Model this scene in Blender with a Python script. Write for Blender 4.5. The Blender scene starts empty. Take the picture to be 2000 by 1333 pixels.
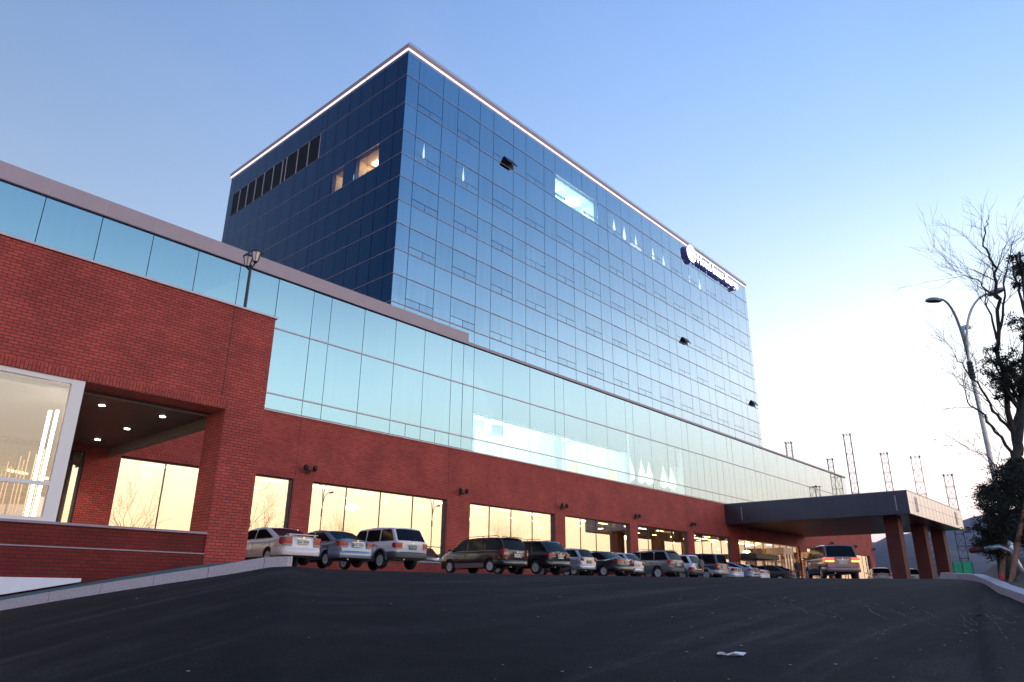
import bpy, bmesh, math, random
from mathutils import Vector, Matrix, noise
R = math.radians; PI = math.pi
random.seed(7)
S = bpy.context.scene
C = S.collection

# ------------------------------------------------------------------ camera, sky, light, exposure
cam_d = bpy.data.cameras.new('camera'); cam = bpy.data.objects.new('camera', cam_d); C.objects.link(cam)
cam.location = (0, 0, 0); cam.rotation_euler = (R(109.55281799), R(-0.43224106), R(-48.28057449))
cam_d.sensor_width = 36; cam_d.lens = 1386.763 / 2000 * 36; cam_d.clip_end = 20000; cam_d.clip_start = .05
S.camera = cam
S.view_settings.view_transform = 'Standard'; S.view_settings.look = 'None'
S.view_settings.exposure = .12; S.view_settings.gamma = 1
SUN_AZ = -58.0   # the glow of the set sun lies behind the viewer's right shoulder

def make_world():
    w = bpy.data.worlds.new('World'); S.world = w; w.use_nodes = True
    nt = w.node_tree; N = nt.nodes; L = nt.links
    for n in list(N): N.remove(n)
    out = N.new('ShaderNodeOutputWorld'); bg = N.new('ShaderNodeBackground'); L.new(bg.outputs[0], out.inputs[0])
    tc = N.new('ShaderNodeTexCoord'); sp = N.new('ShaderNodeSeparateXYZ'); L.new(tc.outputs['Generated'], sp.inputs[0])
    def M(op, a, b=None):
        m = N.new('ShaderNodeMath'); m.operation = op
        for i, v in enumerate((a, b)):
            if v is None: continue
            if isinstance(v, (int, float)): m.inputs[i].default_value = v
            else: L.new(v, m.inputs[i])
        return m.outputs[0]
    el = M('DIVIDE', M('ARCSINE', sp.outputs[2]), PI / 2)
    hl = M('SQRT', M('ADD', M('MULTIPLY', sp.outputs[0], sp.outputs[0]), M('MULTIPLY', sp.outputs[1], sp.outputs[1])))
    d = M('DIVIDE', M('ADD', M('MULTIPLY', sp.outputs[0], math.cos(R(SUN_AZ))), M('MULTIPLY', sp.outputs[1], math.sin(R(SUN_AZ)))), M('MAXIMUM', hl, .001))
    mr = N.new('ShaderNodeMapRange'); L.new(d, mr.inputs[0]); mr.inputs[1].default_value = -.85; mr.inputs[2].default_value = 1.1
    wgt = M('POWER', mr.outputs[0], 2.8)
    def ramp(stops):
        r = N.new('ShaderNodeValToRGB'); L.new(el, r.inputs[0]); e = r.color_ramp.elements
        r.color_ramp.interpolation = 'B_SPLINE'
        while len(e) < len(stops): e.new(.5)
        for k, (p, c) in enumerate(stops): e[k].position = p / 90; 
        for k, (p, c) in enumerate(stops): e[k].color = (*[v / 4 for v in c], 1)   # ramp colours are clamped to 1, so they are kept at a quarter
        return r.outputs[0]
    anti = ramp([(0, (.80, .58, .62)), (4, (.88, .70, .74)), (9, (.88, .82, .90)), (17, (.62, .76, .92)), (30, (.34, .52, .84)), (45, (.215, .375, .72)), (90, (.10, .22, .58))])
    sun = ramp([(0, (2.2, 1.1, .42)), (4, (2.6, 1.8, .95)), (9, (2.5, 2.1, 1.5)), (15, (2.9, 2.85, 2.55)), (22, (1.05, 1.28, 1.5)), (32, (.28, .58, 1.0)), (45, (.14, .28, .60)), (90, (.10, .22, .56))])
    mx = N.new('ShaderNodeMix'); mx.data_type = 'RGBA'; L.new(wgt, mx.inputs[0])
    fz = N.new('ShaderNodeMapRange'); L.new(d, fz.inputs[0]); fz.inputs[1].default_value = -.85; fz.inputs[2].default_value = .35; fz.inputs[3].default_value = .76; fz.inputs[4].default_value = 1.42
    an = N.new('ShaderNodeVectorMath'); an.operation = 'SCALE'; L.new(anti, an.inputs[0]); L.new(fz.outputs[0], an.inputs['Scale']); L.new(an.outputs[0], mx.inputs[6])
    L.new(sun, mx.inputs[7])
    # a breath of thin cirrus high up
    mp = N.new('ShaderNodeMapping'); L.new(tc.outputs['Generated'], mp.inputs[0]); mp.inputs[3].default_value = (3, 9, 4); mp.inputs[2].default_value = (0, 0, .6)
    nz = N.new('ShaderNodeTexNoise'); L.new(mp.outputs[0], nz.inputs[0]); nz.inputs['Scale'].default_value = 1.0; nz.inputs['Detail'].default_value = 5
    cm = N.new('ShaderNodeMapRange'); L.new(nz.outputs[0], cm.inputs[0]); cm.inputs[1].default_value = .5; cm.inputs[2].default_value = .85; cm.inputs[4].default_value = .08
    m2 = N.new('ShaderNodeMix'); m2.data_type = 'RGBA'; L.new(cm.outputs[0], m2.inputs[0]); L.new(mx.outputs[2], m2.inputs[6]); m2.inputs[7].default_value = (.165, .155, .215, 1)
    L.new(m2.outputs[2], bg.inputs[0]); bg.inputs[1].default_value = 4.0
make_world()
sl = bpy.data.lights.new('afterglow_sun', 'SUN'); so = bpy.data.objects.new('afterglow_sun', sl); C.objects.link(so)
sl.energy = .03; sl.angle = R(30); sl.color = (1, .66, .42)
so.rotation_euler = Vector((-math.cos(R(SUN_AZ)) * math.cos(R(9)), -math.sin(R(SUN_AZ)) * math.cos(R(9)), -math.sin(R(9)))).to_track_quat('-Z', 'Y').to_euler()

# ------------------------------------------------------------------ materials
MATS = {}
def mat(name, col=(.5, .5, .5), rough=.6, metal=0., nscale=0, namt=.15, bump=0, bscale=40, emit=0, ecol=None, coat=0, spec=.5, stretch=(1, 1, 1), alpha=None):
    if name in MATS: return MATS[name]
    m = bpy.data.materials.new(name); m.use_nodes = True; MATS[name] = m
    nt = m.node_tree; N = nt.nodes; L = nt.links; b = N['Principled BSDF']
    b.inputs['Base Color'].default_value = (*col, 1); b.inputs['Roughness'].default_value = rough
    b.inputs['Metallic'].default_value = metal; b.inputs['Coat Weight'].default_value = coat; b.inputs['Coat Roughness'].default_value = .04
    b.inputs['Specular IOR Level'].default_value = spec
    if nscale or bump:
        tc = N.new('ShaderNodeTexCoord'); mp = N.new('ShaderNodeMapping'); L.new(tc.outputs['Object'], mp.inputs[0]); mp.inputs[3].default_value = stretch
    if nscale:
        nz = N.new('ShaderNodeTexNoise'); L.new(mp.outputs[0], nz.inputs[0]); nz.inputs['Scale'].default_value = nscale; nz.inputs['Detail'].default_value = 6
        mr = N.new('ShaderNodeMapRange'); L.new(nz.outputs[0], mr.inputs[0]); mr.inputs[1].default_value = .25; mr.inputs[2].default_value = .75
        mr.inputs[3].default_value = 1 - namt; mr.inputs[4].default_value = 1 + namt
        mx = N.new('ShaderNodeVectorMath'); mx.operation = 'SCALE'; mx.inputs[0].default_value = col; L.new(mr.outputs[0], mx.inputs['Scale'])
        L.new(mx.outputs[0], b.inputs['Base Color'])
    if bump:
        n2 = N.new('ShaderNodeTexNoise'); L.new(mp.outputs[0], n2.inputs[0]); n2.inputs['Scale'].default_value = bscale; n2.inputs['Detail'].default_value = 4
        bp = N.new('ShaderNodeBump'); bp.inputs['Strength'].default_value = bump; bp.inputs['Distance'].default_value = .02
        L.new(n2.outputs[0], bp.inputs['Height']); L.new(bp.outputs[0], b.inputs['Normal'])
    if emit:
        b.inputs['Emission Color'].default_value = (*(ecol or col), 1); b.inputs['Emission Strength'].default_value = emit
    return m

def brick_mat(name, c1, c2, mortar, scale=1.0):
    m = bpy.data.materials.new(name); m.use_nodes = True; MATS[name] = m
    nt = m.node_tree; N = nt.nodes; L = nt.links; b = N['Principled BSDF']
    uv = N.new('ShaderNodeUVMap'); bt = N.new('ShaderNodeTexBrick'); L.new(uv.outputs[0], bt.inputs[0])
    bt.inputs['Scale'].default_value = scale; bt.inputs['Brick Width'].default_value = .24; bt.inputs['Row Height'].default_value = .0863
    bt.inputs['Mortar Size'].default_value = .0095; bt.inputs['Mortar Smooth'].default_value = .25; bt.inputs['Bias'].default_value = 0
    bt.inputs['Color1'].default_value = (*c1, 1); bt.inputs['Color2'].default_value = (*c2, 1); bt.inputs['Mortar'].default_value = (*mortar, 1)
    nz = N.new('ShaderNodeTexNoise'); L.new(uv.outputs[0], nz.inputs[0]); nz.inputs['Scale'].default_value = .7; nz.inputs['Detail'].default_value = 7
    mr = N.new('ShaderNodeMapRange'); L.new(nz.outputs[0], mr.inputs[0]); mr.inputs[1].default_value = .3; mr.inputs[2].default_value = .7; mr.inputs[3].default_value = .80; mr.inputs[4].default_value = 1.17
    sc = N.new('ShaderNodeVectorMath'); sc.operation = 'SCALE'; L.new(bt.outputs[0], sc.inputs[0]); L.new(mr.outputs[0], sc.inputs['Scale'])
    L.new(sc.outputs[0], b.inputs['Base Color']); b.inputs['Roughness'].default_value = .72; b.inputs['Specular IOR Level'].default_value = .3
    n3 = N.new('ShaderNodeTexNoise'); L.new(uv.outputs[0], n3.inputs[0]); n3.inputs['Scale'].default_value = 60
    ad = N.new('ShaderNodeMath'); ad.operation = 'MULTIPLY_ADD'; L.new(bt.outputs['Fac'], ad.inputs[0]); ad.inputs[1].default_value = -1.0; L.new(n3.outputs[0], ad.inputs[2])
    bp = N.new('ShaderNodeBump'); bp.inputs['Strength'].default_value = .5; bp.inputs['Distance'].default_value = .008; L.new(ad.outputs[0], bp.inputs['Height']); L.new(bp.outputs[0], b.inputs['Normal'])
    return m
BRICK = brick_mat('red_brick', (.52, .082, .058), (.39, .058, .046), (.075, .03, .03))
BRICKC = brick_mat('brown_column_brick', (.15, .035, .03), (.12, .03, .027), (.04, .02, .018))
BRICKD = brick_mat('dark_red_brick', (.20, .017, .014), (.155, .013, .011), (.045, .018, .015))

def glass_opaque(name, tint, streak=.10, power=2.6, thru=None):
    "mirror-coated glass: dark and tinted face on, a plain mirror at grazing angles"
    m = bpy.data.materials.new(name); m.use_nodes = True; MATS[name] = m
    nt = m.node_tree; N = nt.nodes; L = nt.links
    for n in list(N): N.remove(n)
    out = N.new('ShaderNodeOutputMaterial'); gl = N.new('ShaderNodeBsdfGlossy'); gl.inputs['Roughness'].default_value = .025; L.new(gl.outputs[0], out.inputs[0])
    tc = N.new('ShaderNodeTexCoord'); mp = N.new('ShaderNodeMapping'); L.new(tc.outputs['Object'], mp.inputs[0]); mp.inputs[3].default_value = (4, 4, .22)
    nz = N.new('ShaderNodeTexNoise'); L.new(mp.outputs[0], nz.inputs[0]); nz.inputs['Scale'].default_value = 1; nz.inputs['Detail'].default_value = 4
    mr = N.new('ShaderNodeMapRange'); L.new(nz.outputs[0], mr.inputs[0]); mr.inputs[1].default_value = .3; mr.inputs[2].default_value = .7; mr.inputs[3].default_value = 1 - streak; mr.inputs[4].default_value = 1 + streak * .6
    lw = N.new('ShaderNodeLayerWeight'); lw.inputs[0].default_value = .5
    pw = N.new('ShaderNodeMath'); pw.operation = 'POWER'; L.new(lw.outputs['Facing'], pw.inputs[0]); pw.inputs[1].default_value = power
    mx = N.new('ShaderNodeMix'); mx.data_type = 'RGBA'; L.new(pw.outputs[0], mx.inputs[0]); mx.inputs[6].default_value = (*tint, 1); mx.inputs[7].default_value = (1, 1, 1, 1)
    sc = N.new('ShaderNodeVectorMath'); sc.operation = 'SCALE'; L.new(mx.outputs[2], sc.inputs[0]); L.new(mr.outputs[0], sc.inputs['Scale']); L.new(sc.outputs[0], gl.inputs[0])
    if thru:
        tr = N.new('ShaderNodeBsdfTransparent'); tr.inputs[0].default_value = (*thru, 1); ad = N.new('ShaderNodeAddShader')
        L.new(gl.outputs[0], ad.inputs[0]); L.new(tr.outputs[0], ad.inputs[1]); L.new(ad.outputs[0], out.inputs[0])
    return m
def glass_clear(name, tint, r0=.35, thru=.8, ttint=(1, 1, 1)):
    m = bpy.data.materials.new(name); m.use_nodes = True; MATS[name] = m
    nt = m.node_tree; N = nt.nodes; L = nt.links
    for n in list(N): N.remove(n)
    out = N.new('ShaderNodeOutputMaterial'); mx = N.new('ShaderNodeMixShader'); L.new(mx.outputs[0], out.inputs[0])
    tr = N.new('ShaderNodeBsdfTransparent'); tr.inputs[0].default_value = (thru * ttint[0], thru * ttint[1], thru * ttint[2], 1)
    gl = N.new('ShaderNodeBsdfGlossy'); gl.inputs[0].default_value = (*tint, 1); gl.inputs['Roughness'].default_value = .01
    lw = N.new('ShaderNodeFresnel'); lw.inputs[0].default_value = 1.5
    ma = N.new('ShaderNodeMath'); ma.operation = 'MULTIPLY_ADD'; L.new(lw.outputs[0], ma.inputs[0]); ma.inputs[1].default_value = 1 - r0; ma.inputs[2].default_value = r0; ma.use_clamp = True
    L.new(ma.outputs[0], mx.inputs[0]); L.new(tr.outputs[0], mx.inputs[1]); L.new(gl.outputs[0], mx.inputs[2])
    return m
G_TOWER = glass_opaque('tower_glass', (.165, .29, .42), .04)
G_TOWERV = glass_opaque('tower_vision_glass', (.15, .27, .395), .07)
G_POD = glass_opaque('podium_glass', (.185, .32, .41), .02)
G_PODC = glass_opaque('podium_clear_glass', (.185, .32, .41), .02, thru=(.50, .60, .58))
G_TOWC = glass_opaque('tower_clear_glass', (.15, .27, .395), .07, thru=(.6, .68, .66))
G_SHOP = glass_clear('ground_floor_glass', (1, .97, .88), .62, .8)
G_PORCH = glass_clear('porch_glass', (1, .97, .92), .16, .9)
G_CAR = mat('car_glass', (.004, .006, .009), .10, 0, spec=.12)
ALU = mat('pale_aluminium', (.52, .42, .47), .4, .3, nscale=3, namt=.05)
ALUP = mat('pinkish_parapet_metal', (.40, .31, .35), .5, .1, nscale=1.2, namt=.05)
JOINT = mat('dark_joint', (.008, .012, .02), .6)
FRAME = mat('dark_grey_frame', (.05, .055, .065), .45, .3)
CANM = glass_opaque('grey_canopy_metal', (.056, .064, .10), .06, 1.5)
for n_ in CANM.node_tree.nodes:
    if n_.type == 'BSDF_GLOSSY': n_.inputs['Roughness'].default_value = .36
SOFF = mat('dark_soffit_metal', (.055, .04, .035), .3, .4, nscale=.6, namt=.2, stretch=(6, .5, 1))
SOFFP = mat('porch_soffit_wood', (.095, .055, .04), .42, 0, nscale=3, namt=.25, stretch=(.5, 9, 1))
WHITE = mat('white_paint', (.78, .76, .78), .45, nscale=5, namt=.05)
GRANITE = mat('pale_granite', (.50, .44, .48), .7, nscale=40, namt=.2, bump=.3, bscale=90)
TEAL = mat('teal_paving', (.055, .115, .12), .8, nscale=14, namt=.25, bump=.3, bscale=60)
SOIL = mat('dry_soil', (.13, .085, .065), .95, nscale=6, namt=.4, bump=1, bscale=12)
BLACK = mat('black_metal', (.012, .012, .014), .4)
RUBBER = mat('tyre_rubber', (.014, .014, .015), .8)
STEEL = mat('galvanised_steel', (.42, .45, .48), .35, .8, nscale=8, namt=.1)
CHROME = mat('chrome', (.75, .75, .75), .12, 1)
RIM = mat('alloy_rim', (.55, .55, .57), .35, .4)
DKPL = mat('dark_plastic', (.025, .026, .03), .6)
GRPL = mat('grey_plastic', (.07, .072, .08), .5)
PLATE_W = mat('white_plate', (.72, .72, .70), .5)
PLATE_G = mat('green_plate', (.02, .16, .10), .5)
REDL = mat('red_lens', (.36, .006, .010), .25, coat=.25)
CLRL = mat('clear_lens', (.42, .36, .36), .25, coat=.3)
ORGL = mat('orange_lens', (.7, .2, .03), .2, coat=1)
LEDW = mat('white_light_strip', (1, .93, 1), .5, emit=1.6, ecol=(.98, .9, 1))
SIGNL = mat('lit_sign_face', (1, 1, 1), .5, emit=4.5, ecol=(.95, .93, 1))
SIGNB = mat('sign_side_blue', (.03, .04, .16), .5, emit=.12, ecol=(.3, .25, 1))
LAMPW = mat('downlight_glow', (1, 1, 1), .5, emit=26, ecol=(1, .95, .82))
WARM = mat('warm_lamp_glow', (1, .8, .5), .5, emit=26, ecol=(1, .66, .28))
COOL = mat('cool_ceiling_light', (1, 1, 1), .5, emit=15, ecol=(.85, 1, .94))
BEIGE = mat('beige_interior', (.55, .38, .21), .8, nscale=.5, namt=.2)
BEIGED = mat('brown_interior', (.22, .12, .06), .7, nscale=.8, namt=.3)
PALEW = mat('pale_interior', (.75, .80, .77), .8)
BARK = mat('bark', (.045, .032, .03), .9, nscale=12, namt=.3, bump=.8, bscale=25)
BARKG = mat('mossy_bark', (.035, .04, .035), .9, nscale=12, namt=.4, bump=.8, bscale=25)
NEEDLE = mat('evergreen_needles', (.012, .017, .012), .85, nscale=3, namt=.6)
TIMBER = mat('timber_stake', (.24, .13, .09), .8, nscale=6, namt=.25, stretch=(3, 3, 1))
NETG = mat('green_net', (.05, .5, .26), .8, nscale=2, namt=.15)
MAST = mat('mast_steel', (.035, .05, .055), .6, .2)

def asphalt():
    m = bpy.data.materials.new('asphalt'); m.use_nodes = True; nt = m.node_tree; N = nt.nodes; L = nt.links; b = N['Principled BSDF']
    tc = N.new('ShaderNodeTexCoord')
    def noi(scale, det, st=(1, 1, 1), rot=0):
        mp = N.new('ShaderNodeMapping'); L.new(tc.outputs['Object'], mp.inputs[0]); mp.inputs[3].default_value = st; mp.inputs[2].default_value = (0, 0, rot)
        n = N.new('ShaderNodeTexNoise'); L.new(mp.outputs[0], n.inputs[0]); n.inputs['Scale'].default_value = scale; n.inputs['Detail'].default_value = det; n.inputs['Distortion'].default_value = .4; return n.outputs[0]
    def mrg(x, a, b_, c, d):
        r = N.new('ShaderNodeMapRange'); L.new(x, r.inputs[0]); r.inputs[1].default_value = a; r.inputs[2].default_value = b_; r.inputs[3].default_value = c; r.inputs[4].default_value = d; return r.outputs[0]
    def mul(x, y):
        k = N.new('ShaderNodeMath'); k.operation = 'MULTIPLY'; L.new(x, k.inputs[0]); L.new(y, k.inputs[1]); return k.outputs[0]
    fine = mrg(noi(60, 6), .3, .72, .45, 1.75)
    mid = mrg(noi(3, 7), .35, .7, .8, 1.2)
    big = mrg(noi(.25, 5), .35, .7, .8, 1.2)
    streak = mrg(noi(1.0, 6, (.22, 1.6, 1), R(-35)), .5, .74, 1.0, 2.1)
    streak2 = mrg(noi(1.0, 5, (.15, 2.6, 1), R(-62)), .54, .78, 1.0, 2.2)
    f = mul(mul(mul(fine, mid), mul(big, streak)), streak2)
    sc = N.new('ShaderNodeVectorMath'); sc.operation = 'SCALE'; sc.inputs[0].default_value = (.0160, .0136, .0138); L.new(f, sc.inputs['Scale']); L.new(sc.outputs[0], b.inputs['Base Color'])
    b.inputs['Roughness'].default_value = .85; b.inputs['Specular IOR Level'].default_value = .12
    bp = N.new('ShaderNodeBump'); bp.inputs['Strength'].default_value = .5; bp.inputs['Distance'].default_value = .012; L.new(noi(110, 3), bp.inputs['Height']); L.new(bp.outputs[0], b.inputs['Normal'])
    return m
ASPH = asphalt()

# ------------------------------------------------------------------ mesh helpers
class MB:
    def __init__(s): s.v = []; s.f = []; s.m = []; s.sw = []
    def face(s, pts, mi=0, swap=False):
        n = len(s.v); s.v += [tuple(p) for p in pts]; s.f.append(tuple(range(n, n + len(pts)))); s.m.append(mi); s.sw.append(swap)
    def box(s, x0, x1, y0, y1, z0, z1, mi=0, swap=False, M=None):
        n = len(s.v)
        P = [Vector(p) for p in ((x0, y0, z0), (x1, y0, z0), (x1, y1, z0), (x0, y1, z0), (x0, y0, z1), (x1, y0, z1), (x1, y1, z1), (x0, y1, z1))]
        if M is not None: P = [M @ p for p in P]
        s.v += [tuple(p) for p in P]
        for f in ((0, 3, 2, 1), (4, 5, 6, 7), (0, 1, 5, 4), (1, 2, 6, 5), (2, 3, 7, 6), (3, 0, 4, 7)):
            s.f.append(tuple(n + i for i in f)); s.m.append(mi); s.sw.append(swap)
        return s
    def tube(s, path, rad, k=6, mi=0, cap=True):
        path = [Vector(p) for p in path]
        if isinstance(rad, (int, float)): rad = [rad] * len(path)
        n0 = len(s.v); prev = None
        for i, p in enumerate(path):
            d = (path[min(i + 1, len(path) - 1)] - path[max(i - 1, 0)])
            if d.length < 1e-9: d = Vector((0, 0, 1))
            d.normalize()
            if prev is None:
                a = d.orthogonal().normalized()
            else:
                a = prev - d * prev.dot(d)
                a = a.normalized() if a.length > 1e-6 else d.orthogonal().normalized()
            prev = a; b = d.cross(a)
            for j in range(k):
                t = 2 * PI * j / k; s.v.append(tuple(p + (a * math.cos(t) + b * math.sin(t)) * rad[i]))
        for i in range(len(path) - 1):
            for j in range(k):
                a0 = n0 + i * k + j; a1 = n0 + i * k + (j + 1) % k
                s.f.append((a0, a1, a1 + k, a0 + k)); s.m.append(mi); s.sw.append(False)
        if cap:
            s.f.append(tuple(n0 + j for j in reversed(range(k)))); s.m.append(mi); s.sw.append(False)
            e = n0 + (len(path) - 1) * k; s.f.append(tuple(e + j for j in range(k))); s.m.append(mi); s.sw.append(False)
        return s
    def lathe(s, prof, c=(0, 0, 0), k=16, mi=0, M=None):
        n0 = len(s.v); c = Vector(c)
        for r, z in prof:
            for j in range(k):
                t = 2 * PI * j / k; p = Vector((r * math.cos(t), r * math.sin(t), z))
                if M is not None: p = M @ p
                s.v.append(tuple(p + c))
        for i in range(len(prof) - 1):
            for j in range(k):
                a0 = n0 + i * k + j; a1 = n0 + i * k + (j + 1) % k
                s.f.append((a0, a1, a1 + k, a0 + k)); s.m.append(mi); s.sw.append(False)
        s.f.append(tuple(n0 + j for j in reversed(range(k)))); s.m.append(mi); s.sw.append(False)
        e = n0 + (len(prof) - 1) * k; s.f.append(tuple(e + j for j in range(k))); s.m.append(mi); s.sw.append(False)
        return s
    def grid(s, P, mi=0, closed=False):
        n0 = len(s.v); a = len(P); b = len(P[0])
        for r in P: s.v += [tuple(p) for p in r]
        for i in range(a - 1):
            for j in range(b if closed else b - 1):
                j2 = (j + 1) % b
                s.f.append((n0 + i * b + j, n0 + i * b + j2, n0 + (i + 1) * b + j2, n0 + (i + 1) * b + j)); s.m.append(mi); s.sw.append(False)
        return s
    def prism(s, poly, fn, t0, t1, mi=0):
        "poly: 2-D outline, fn(a,b,t)->3-D"
        k = len(poly); n0 = len(s.v)
        for t in (t0, t1): s.v += [tuple(fn(a, b, t)) for a, b in poly]
        for j in range(k): s.f.append((n0 + j, n0 + (j + 1) % k, n0 + k + (j + 1) % k, n0 + k + j)); s.m.append(mi); s.sw.append(False)
        s.f.append(tuple(n0 + j for j in reversed(range(k)))); s.m.append(mi); s.sw.append(False)
        s.f.append(tuple(n0 + k + j for j in range(k))); s.m.append(mi); s.sw.append(False)
        return s
    def build(s, name, mats, parent=None, smooth=None, uv=False, loc=None, label=None):
        me = bpy.data.meshes.new(name); me.from_pydata(s.v, [], s.f)
        if not isinstance(mats, (list, tuple)): mats = [mats]
        for m in mats: me.materials.append(m)
        me.polygons.foreach_set('material_index', s.m)
        if uv:
            ul = me.uv_layers.new(name='UVMap'); me.update()
            for p in me.polygons:
                n = p.normal
                for li in p.loop_indices:
                    v = me.vertices[me.loops[li].vertex_index].co
                    if abs(n.y) >= max(abs(n.x), abs(n.z)): q = (v.x, v.z)
                    elif abs(n.x) >= abs(n.z): q = (v.y, v.z)
                    else: q = (v.x, v.y)
                    if s.sw[p.index]: q = (q[1], q[0])
                    ul.data[li].uv = q
        if smooth is not None:
            bm = bmesh.new(); bm.from_mesh(me); bmesh.ops.remove_doubles(bm, verts=bm.verts, dist=.0004); bmesh.ops.recalc_face_normals(bm, faces=bm.faces)
            bm.to_mesh(me); bm.free()
            me.polygons.foreach_set('use_smooth', [True] * len(me.polygons))
            if hasattr(me, 'set_sharp_from_angle'): me.set_sharp_from_angle(angle=R(smooth))
        me.update()
        o = bpy.data.objects.new(name, me); C.objects.link(o)
        if parent is not None: o.parent = parent
        if loc is not None: o.location = loc
        if label: o['label'] = label
        return o

def tag(o, label=None, cat=None, group=None, kind=None):
    if label: o['label'] = label
    if cat: o['category'] = cat
    if group: o['group'] = group
    if kind: o['kind'] = kind
    return o
def thing(name, label, cat, loc=(0, 0, 0), rz=0, group=None):
    o = bpy.data.objects.new(name, None); C.objects.link(o); o.location = loc; o.rotation_euler = (0, 0, rz); o.empty_display_size = .2
    return tag(o, label, cat, group)
def copy_tree(o, parent=None):
    c = o.copy(); C.objects.link(c); c.parent = parent
    for ch in o.children: copy_tree(ch, c)
    return c
def text_mesh(txt, size, extrude, M, name, mats, parent, bold=0.0):
    cu = bpy.data.curves.new('tmp_text', 'FONT'); cu.body = txt; cu.size = size; cu.extrude = extrude; cu.align_x = 'CENTER'; cu.align_y = 'CENTER'; cu.offset = bold; cu.resolution_u = 3
    to = bpy.data.objects.new('tmp_text', cu); C.objects.link(to)
    bpy.context.view_layer.update()
    me = bpy.data.meshes.new_from_object(to.evaluated_get(bpy.context.evaluated_depsgraph_get()))
    bpy.data.objects.remove(to); bpy.data.curves.remove(cu)
    me.name = name; me.materials.clear()
    for m in mats: me.materials.append(m)
    if len(mats) > 1:
        for p in me.polygons: p.material_index = 0 if p.normal.z > .7 else 1
    me.transform(M)
    o = bpy.data.objects.new(name, me); C.objects.link(o)
    if parent: o.parent = parent
    return o
FACE_V = Matrix.Rotation(PI / 2, 4, 'X')          # text reads along +U, faces the viewer's side (-V)

# ------------------------------------------------------------------ ground
TAB = [(-180, -.03, 25), (-60, -.04, 25), (-25, -.05, 12), (-8, -.05, 7), (0, -.045, 7.2), (3, -.035, 8.6), (7.62, -.0042, 11.5), (8.32, .0052, 13.5), (9.44, .016, 18), (10.41, .0182, 21.5), (11.56, .0194, 22),
       (19.41, .0202, 20), (30.12, .0217, 20), (41.73, .0239, 20), (49.54, .0259, 18), (55.62, .0277, 15), (58.35, .0308, 12.9), (59.82, .0291, 13.06), (62.78, .0187, 13.35), (65.98, .0092, 13.8), (69.3, -.0009, 14.5), (72.79, -.0121, 15.5), (75.7, -.0221, 16.3), (90, -.06, 22.5), (110, -.06, 25), (180, -.03, 25)]
def tab(az):
    for (a0, s0, r0), (a1, s1, r1) in zip(TAB, TAB[1:]):
        if az <= a1:
            t = (az - a0) / (a1 - a0); return s0 + (s1 - s0) * t, r0 + (r1 - r0) * t
    return TAB[-1][1:]
H0 = 1.35; LOT = .95
def gz(x, y):
    r = math.hypot(x, y); az = math.degrees(math.atan2(y, x)); s, rk = tab(az)
    if r < rk:
        p = min(max(rk / 9, 1.15), 2.2)
        return s * r - H0 * (1 - r / rk) ** p
    if az > 62 or az < 8:
        z = s * rk
        t = min(max((r - 40) / 60, 0), 1); return z + (LOT - .5 - z) * t * t * (3 - 2 * t) if az < 8 else z
    z = s * r - .035 * (1 - math.exp(-(r - rk) / 6))
    if az > 59.8: # dips under the pavement beside the porch
        k = (az - 59.8) / 2.2; z = z * (1 - k) + tab(az)[0] * rk * k if r < 22 else z
    k = .05; h = max(min(.5 + .5 * (z - LOT) / k, 1), 0); return z * (1 - h) + LOT * h - k * h * (1 - h)
azs = []
a = -180.0
while a < 180: azs.append(a); a += (.4 if -4 <= a < 90 else 4)
rs = [.3]
while rs[-1] < 150: rs.append(rs[-1] * 1.035 + .04)
g = MB(); P = [[(r * math.cos(R(a)), r * math.sin(R(a)), gz(r * math.cos(R(a)), r * math.sin(R(a)))) for a in azs] for r in rs]
g.grid(P, closed=True); g.face([(p[0], p[1], p[2]) for p in P[0]])
tag(g.build('asphalt_road', ASPH, smooth=60), kind='structure')
# far terrain reaching the horizon
TERR = mat('winter_terrain', (.055, .05, .04), .95, nscale=.02, namt=.4)
g = MB(); rr = [148, 220, 400, 800, 1600, 3200, 6500, 9000]
g.grid([[(r * math.cos(R(a)), r * math.sin(R(a)), -.45 - min((r - 148) * .03, 25)) for a in range(-180, 180, 6)] for r in rr], closed=True)
tag(g.build('terrain', TERR), kind='structure')

# hills
def ridge(name, r0, az0, az1, hfn, seed, depth):
    g = MB(); n = 130; rows = []
    for k in range(9):
        t = k / 8; row = []
        for i in range(n + 1):
            az = az0 + (az1 - az0) * i / n; rr_ = r0 + depth * (t - .5)
            h = hfn(az) * (math.sin(t * PI) ** .8 if 0 < t < 1 else 0) * (1 + .05 * noise.noise(Vector((az * .8, t * 3, seed))))
            h += (r0 * .0022) * noise.noise(Vector((az * 2.6, t * 5, seed + 4))) * math.sin(t * PI)
            row.append((rr_ * math.cos(R(az)), rr_ * math.sin(R(az)), h - 30 * (t in (0, 1))))
        rows.append(row)
    g.grid(rows); return tag(g.build(name, mat('wooded_hillside', (.03, .034, .03), .95, nscale=.02, namt=.4), smooth=80), kind='structure')
def bell(a, c, w): return math.exp(-((a - c) / w) ** 2)
ridge('hills', 5200, -12, 75, lambda a: 5200 * (.062 + .033 * bell(a, 6.5, 7) + .012 * bell(a, -12, 8) - .03 * bell(a, 45, 22)), 3, 2400)
ridge('hills', 3300, -14, 40, lambda a: 3300 * (.020 + .042 * bell(a, 14, 5.5) + .02 * bell(a, -6, 9)), 9, 1300)
ridge('hills', 2100, -15, 30, lambda a: 2100 * (.012 + .035 * bell(a, 3.0, 6) + .012 * bell(a, 18, 6)), 21, 800)

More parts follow.
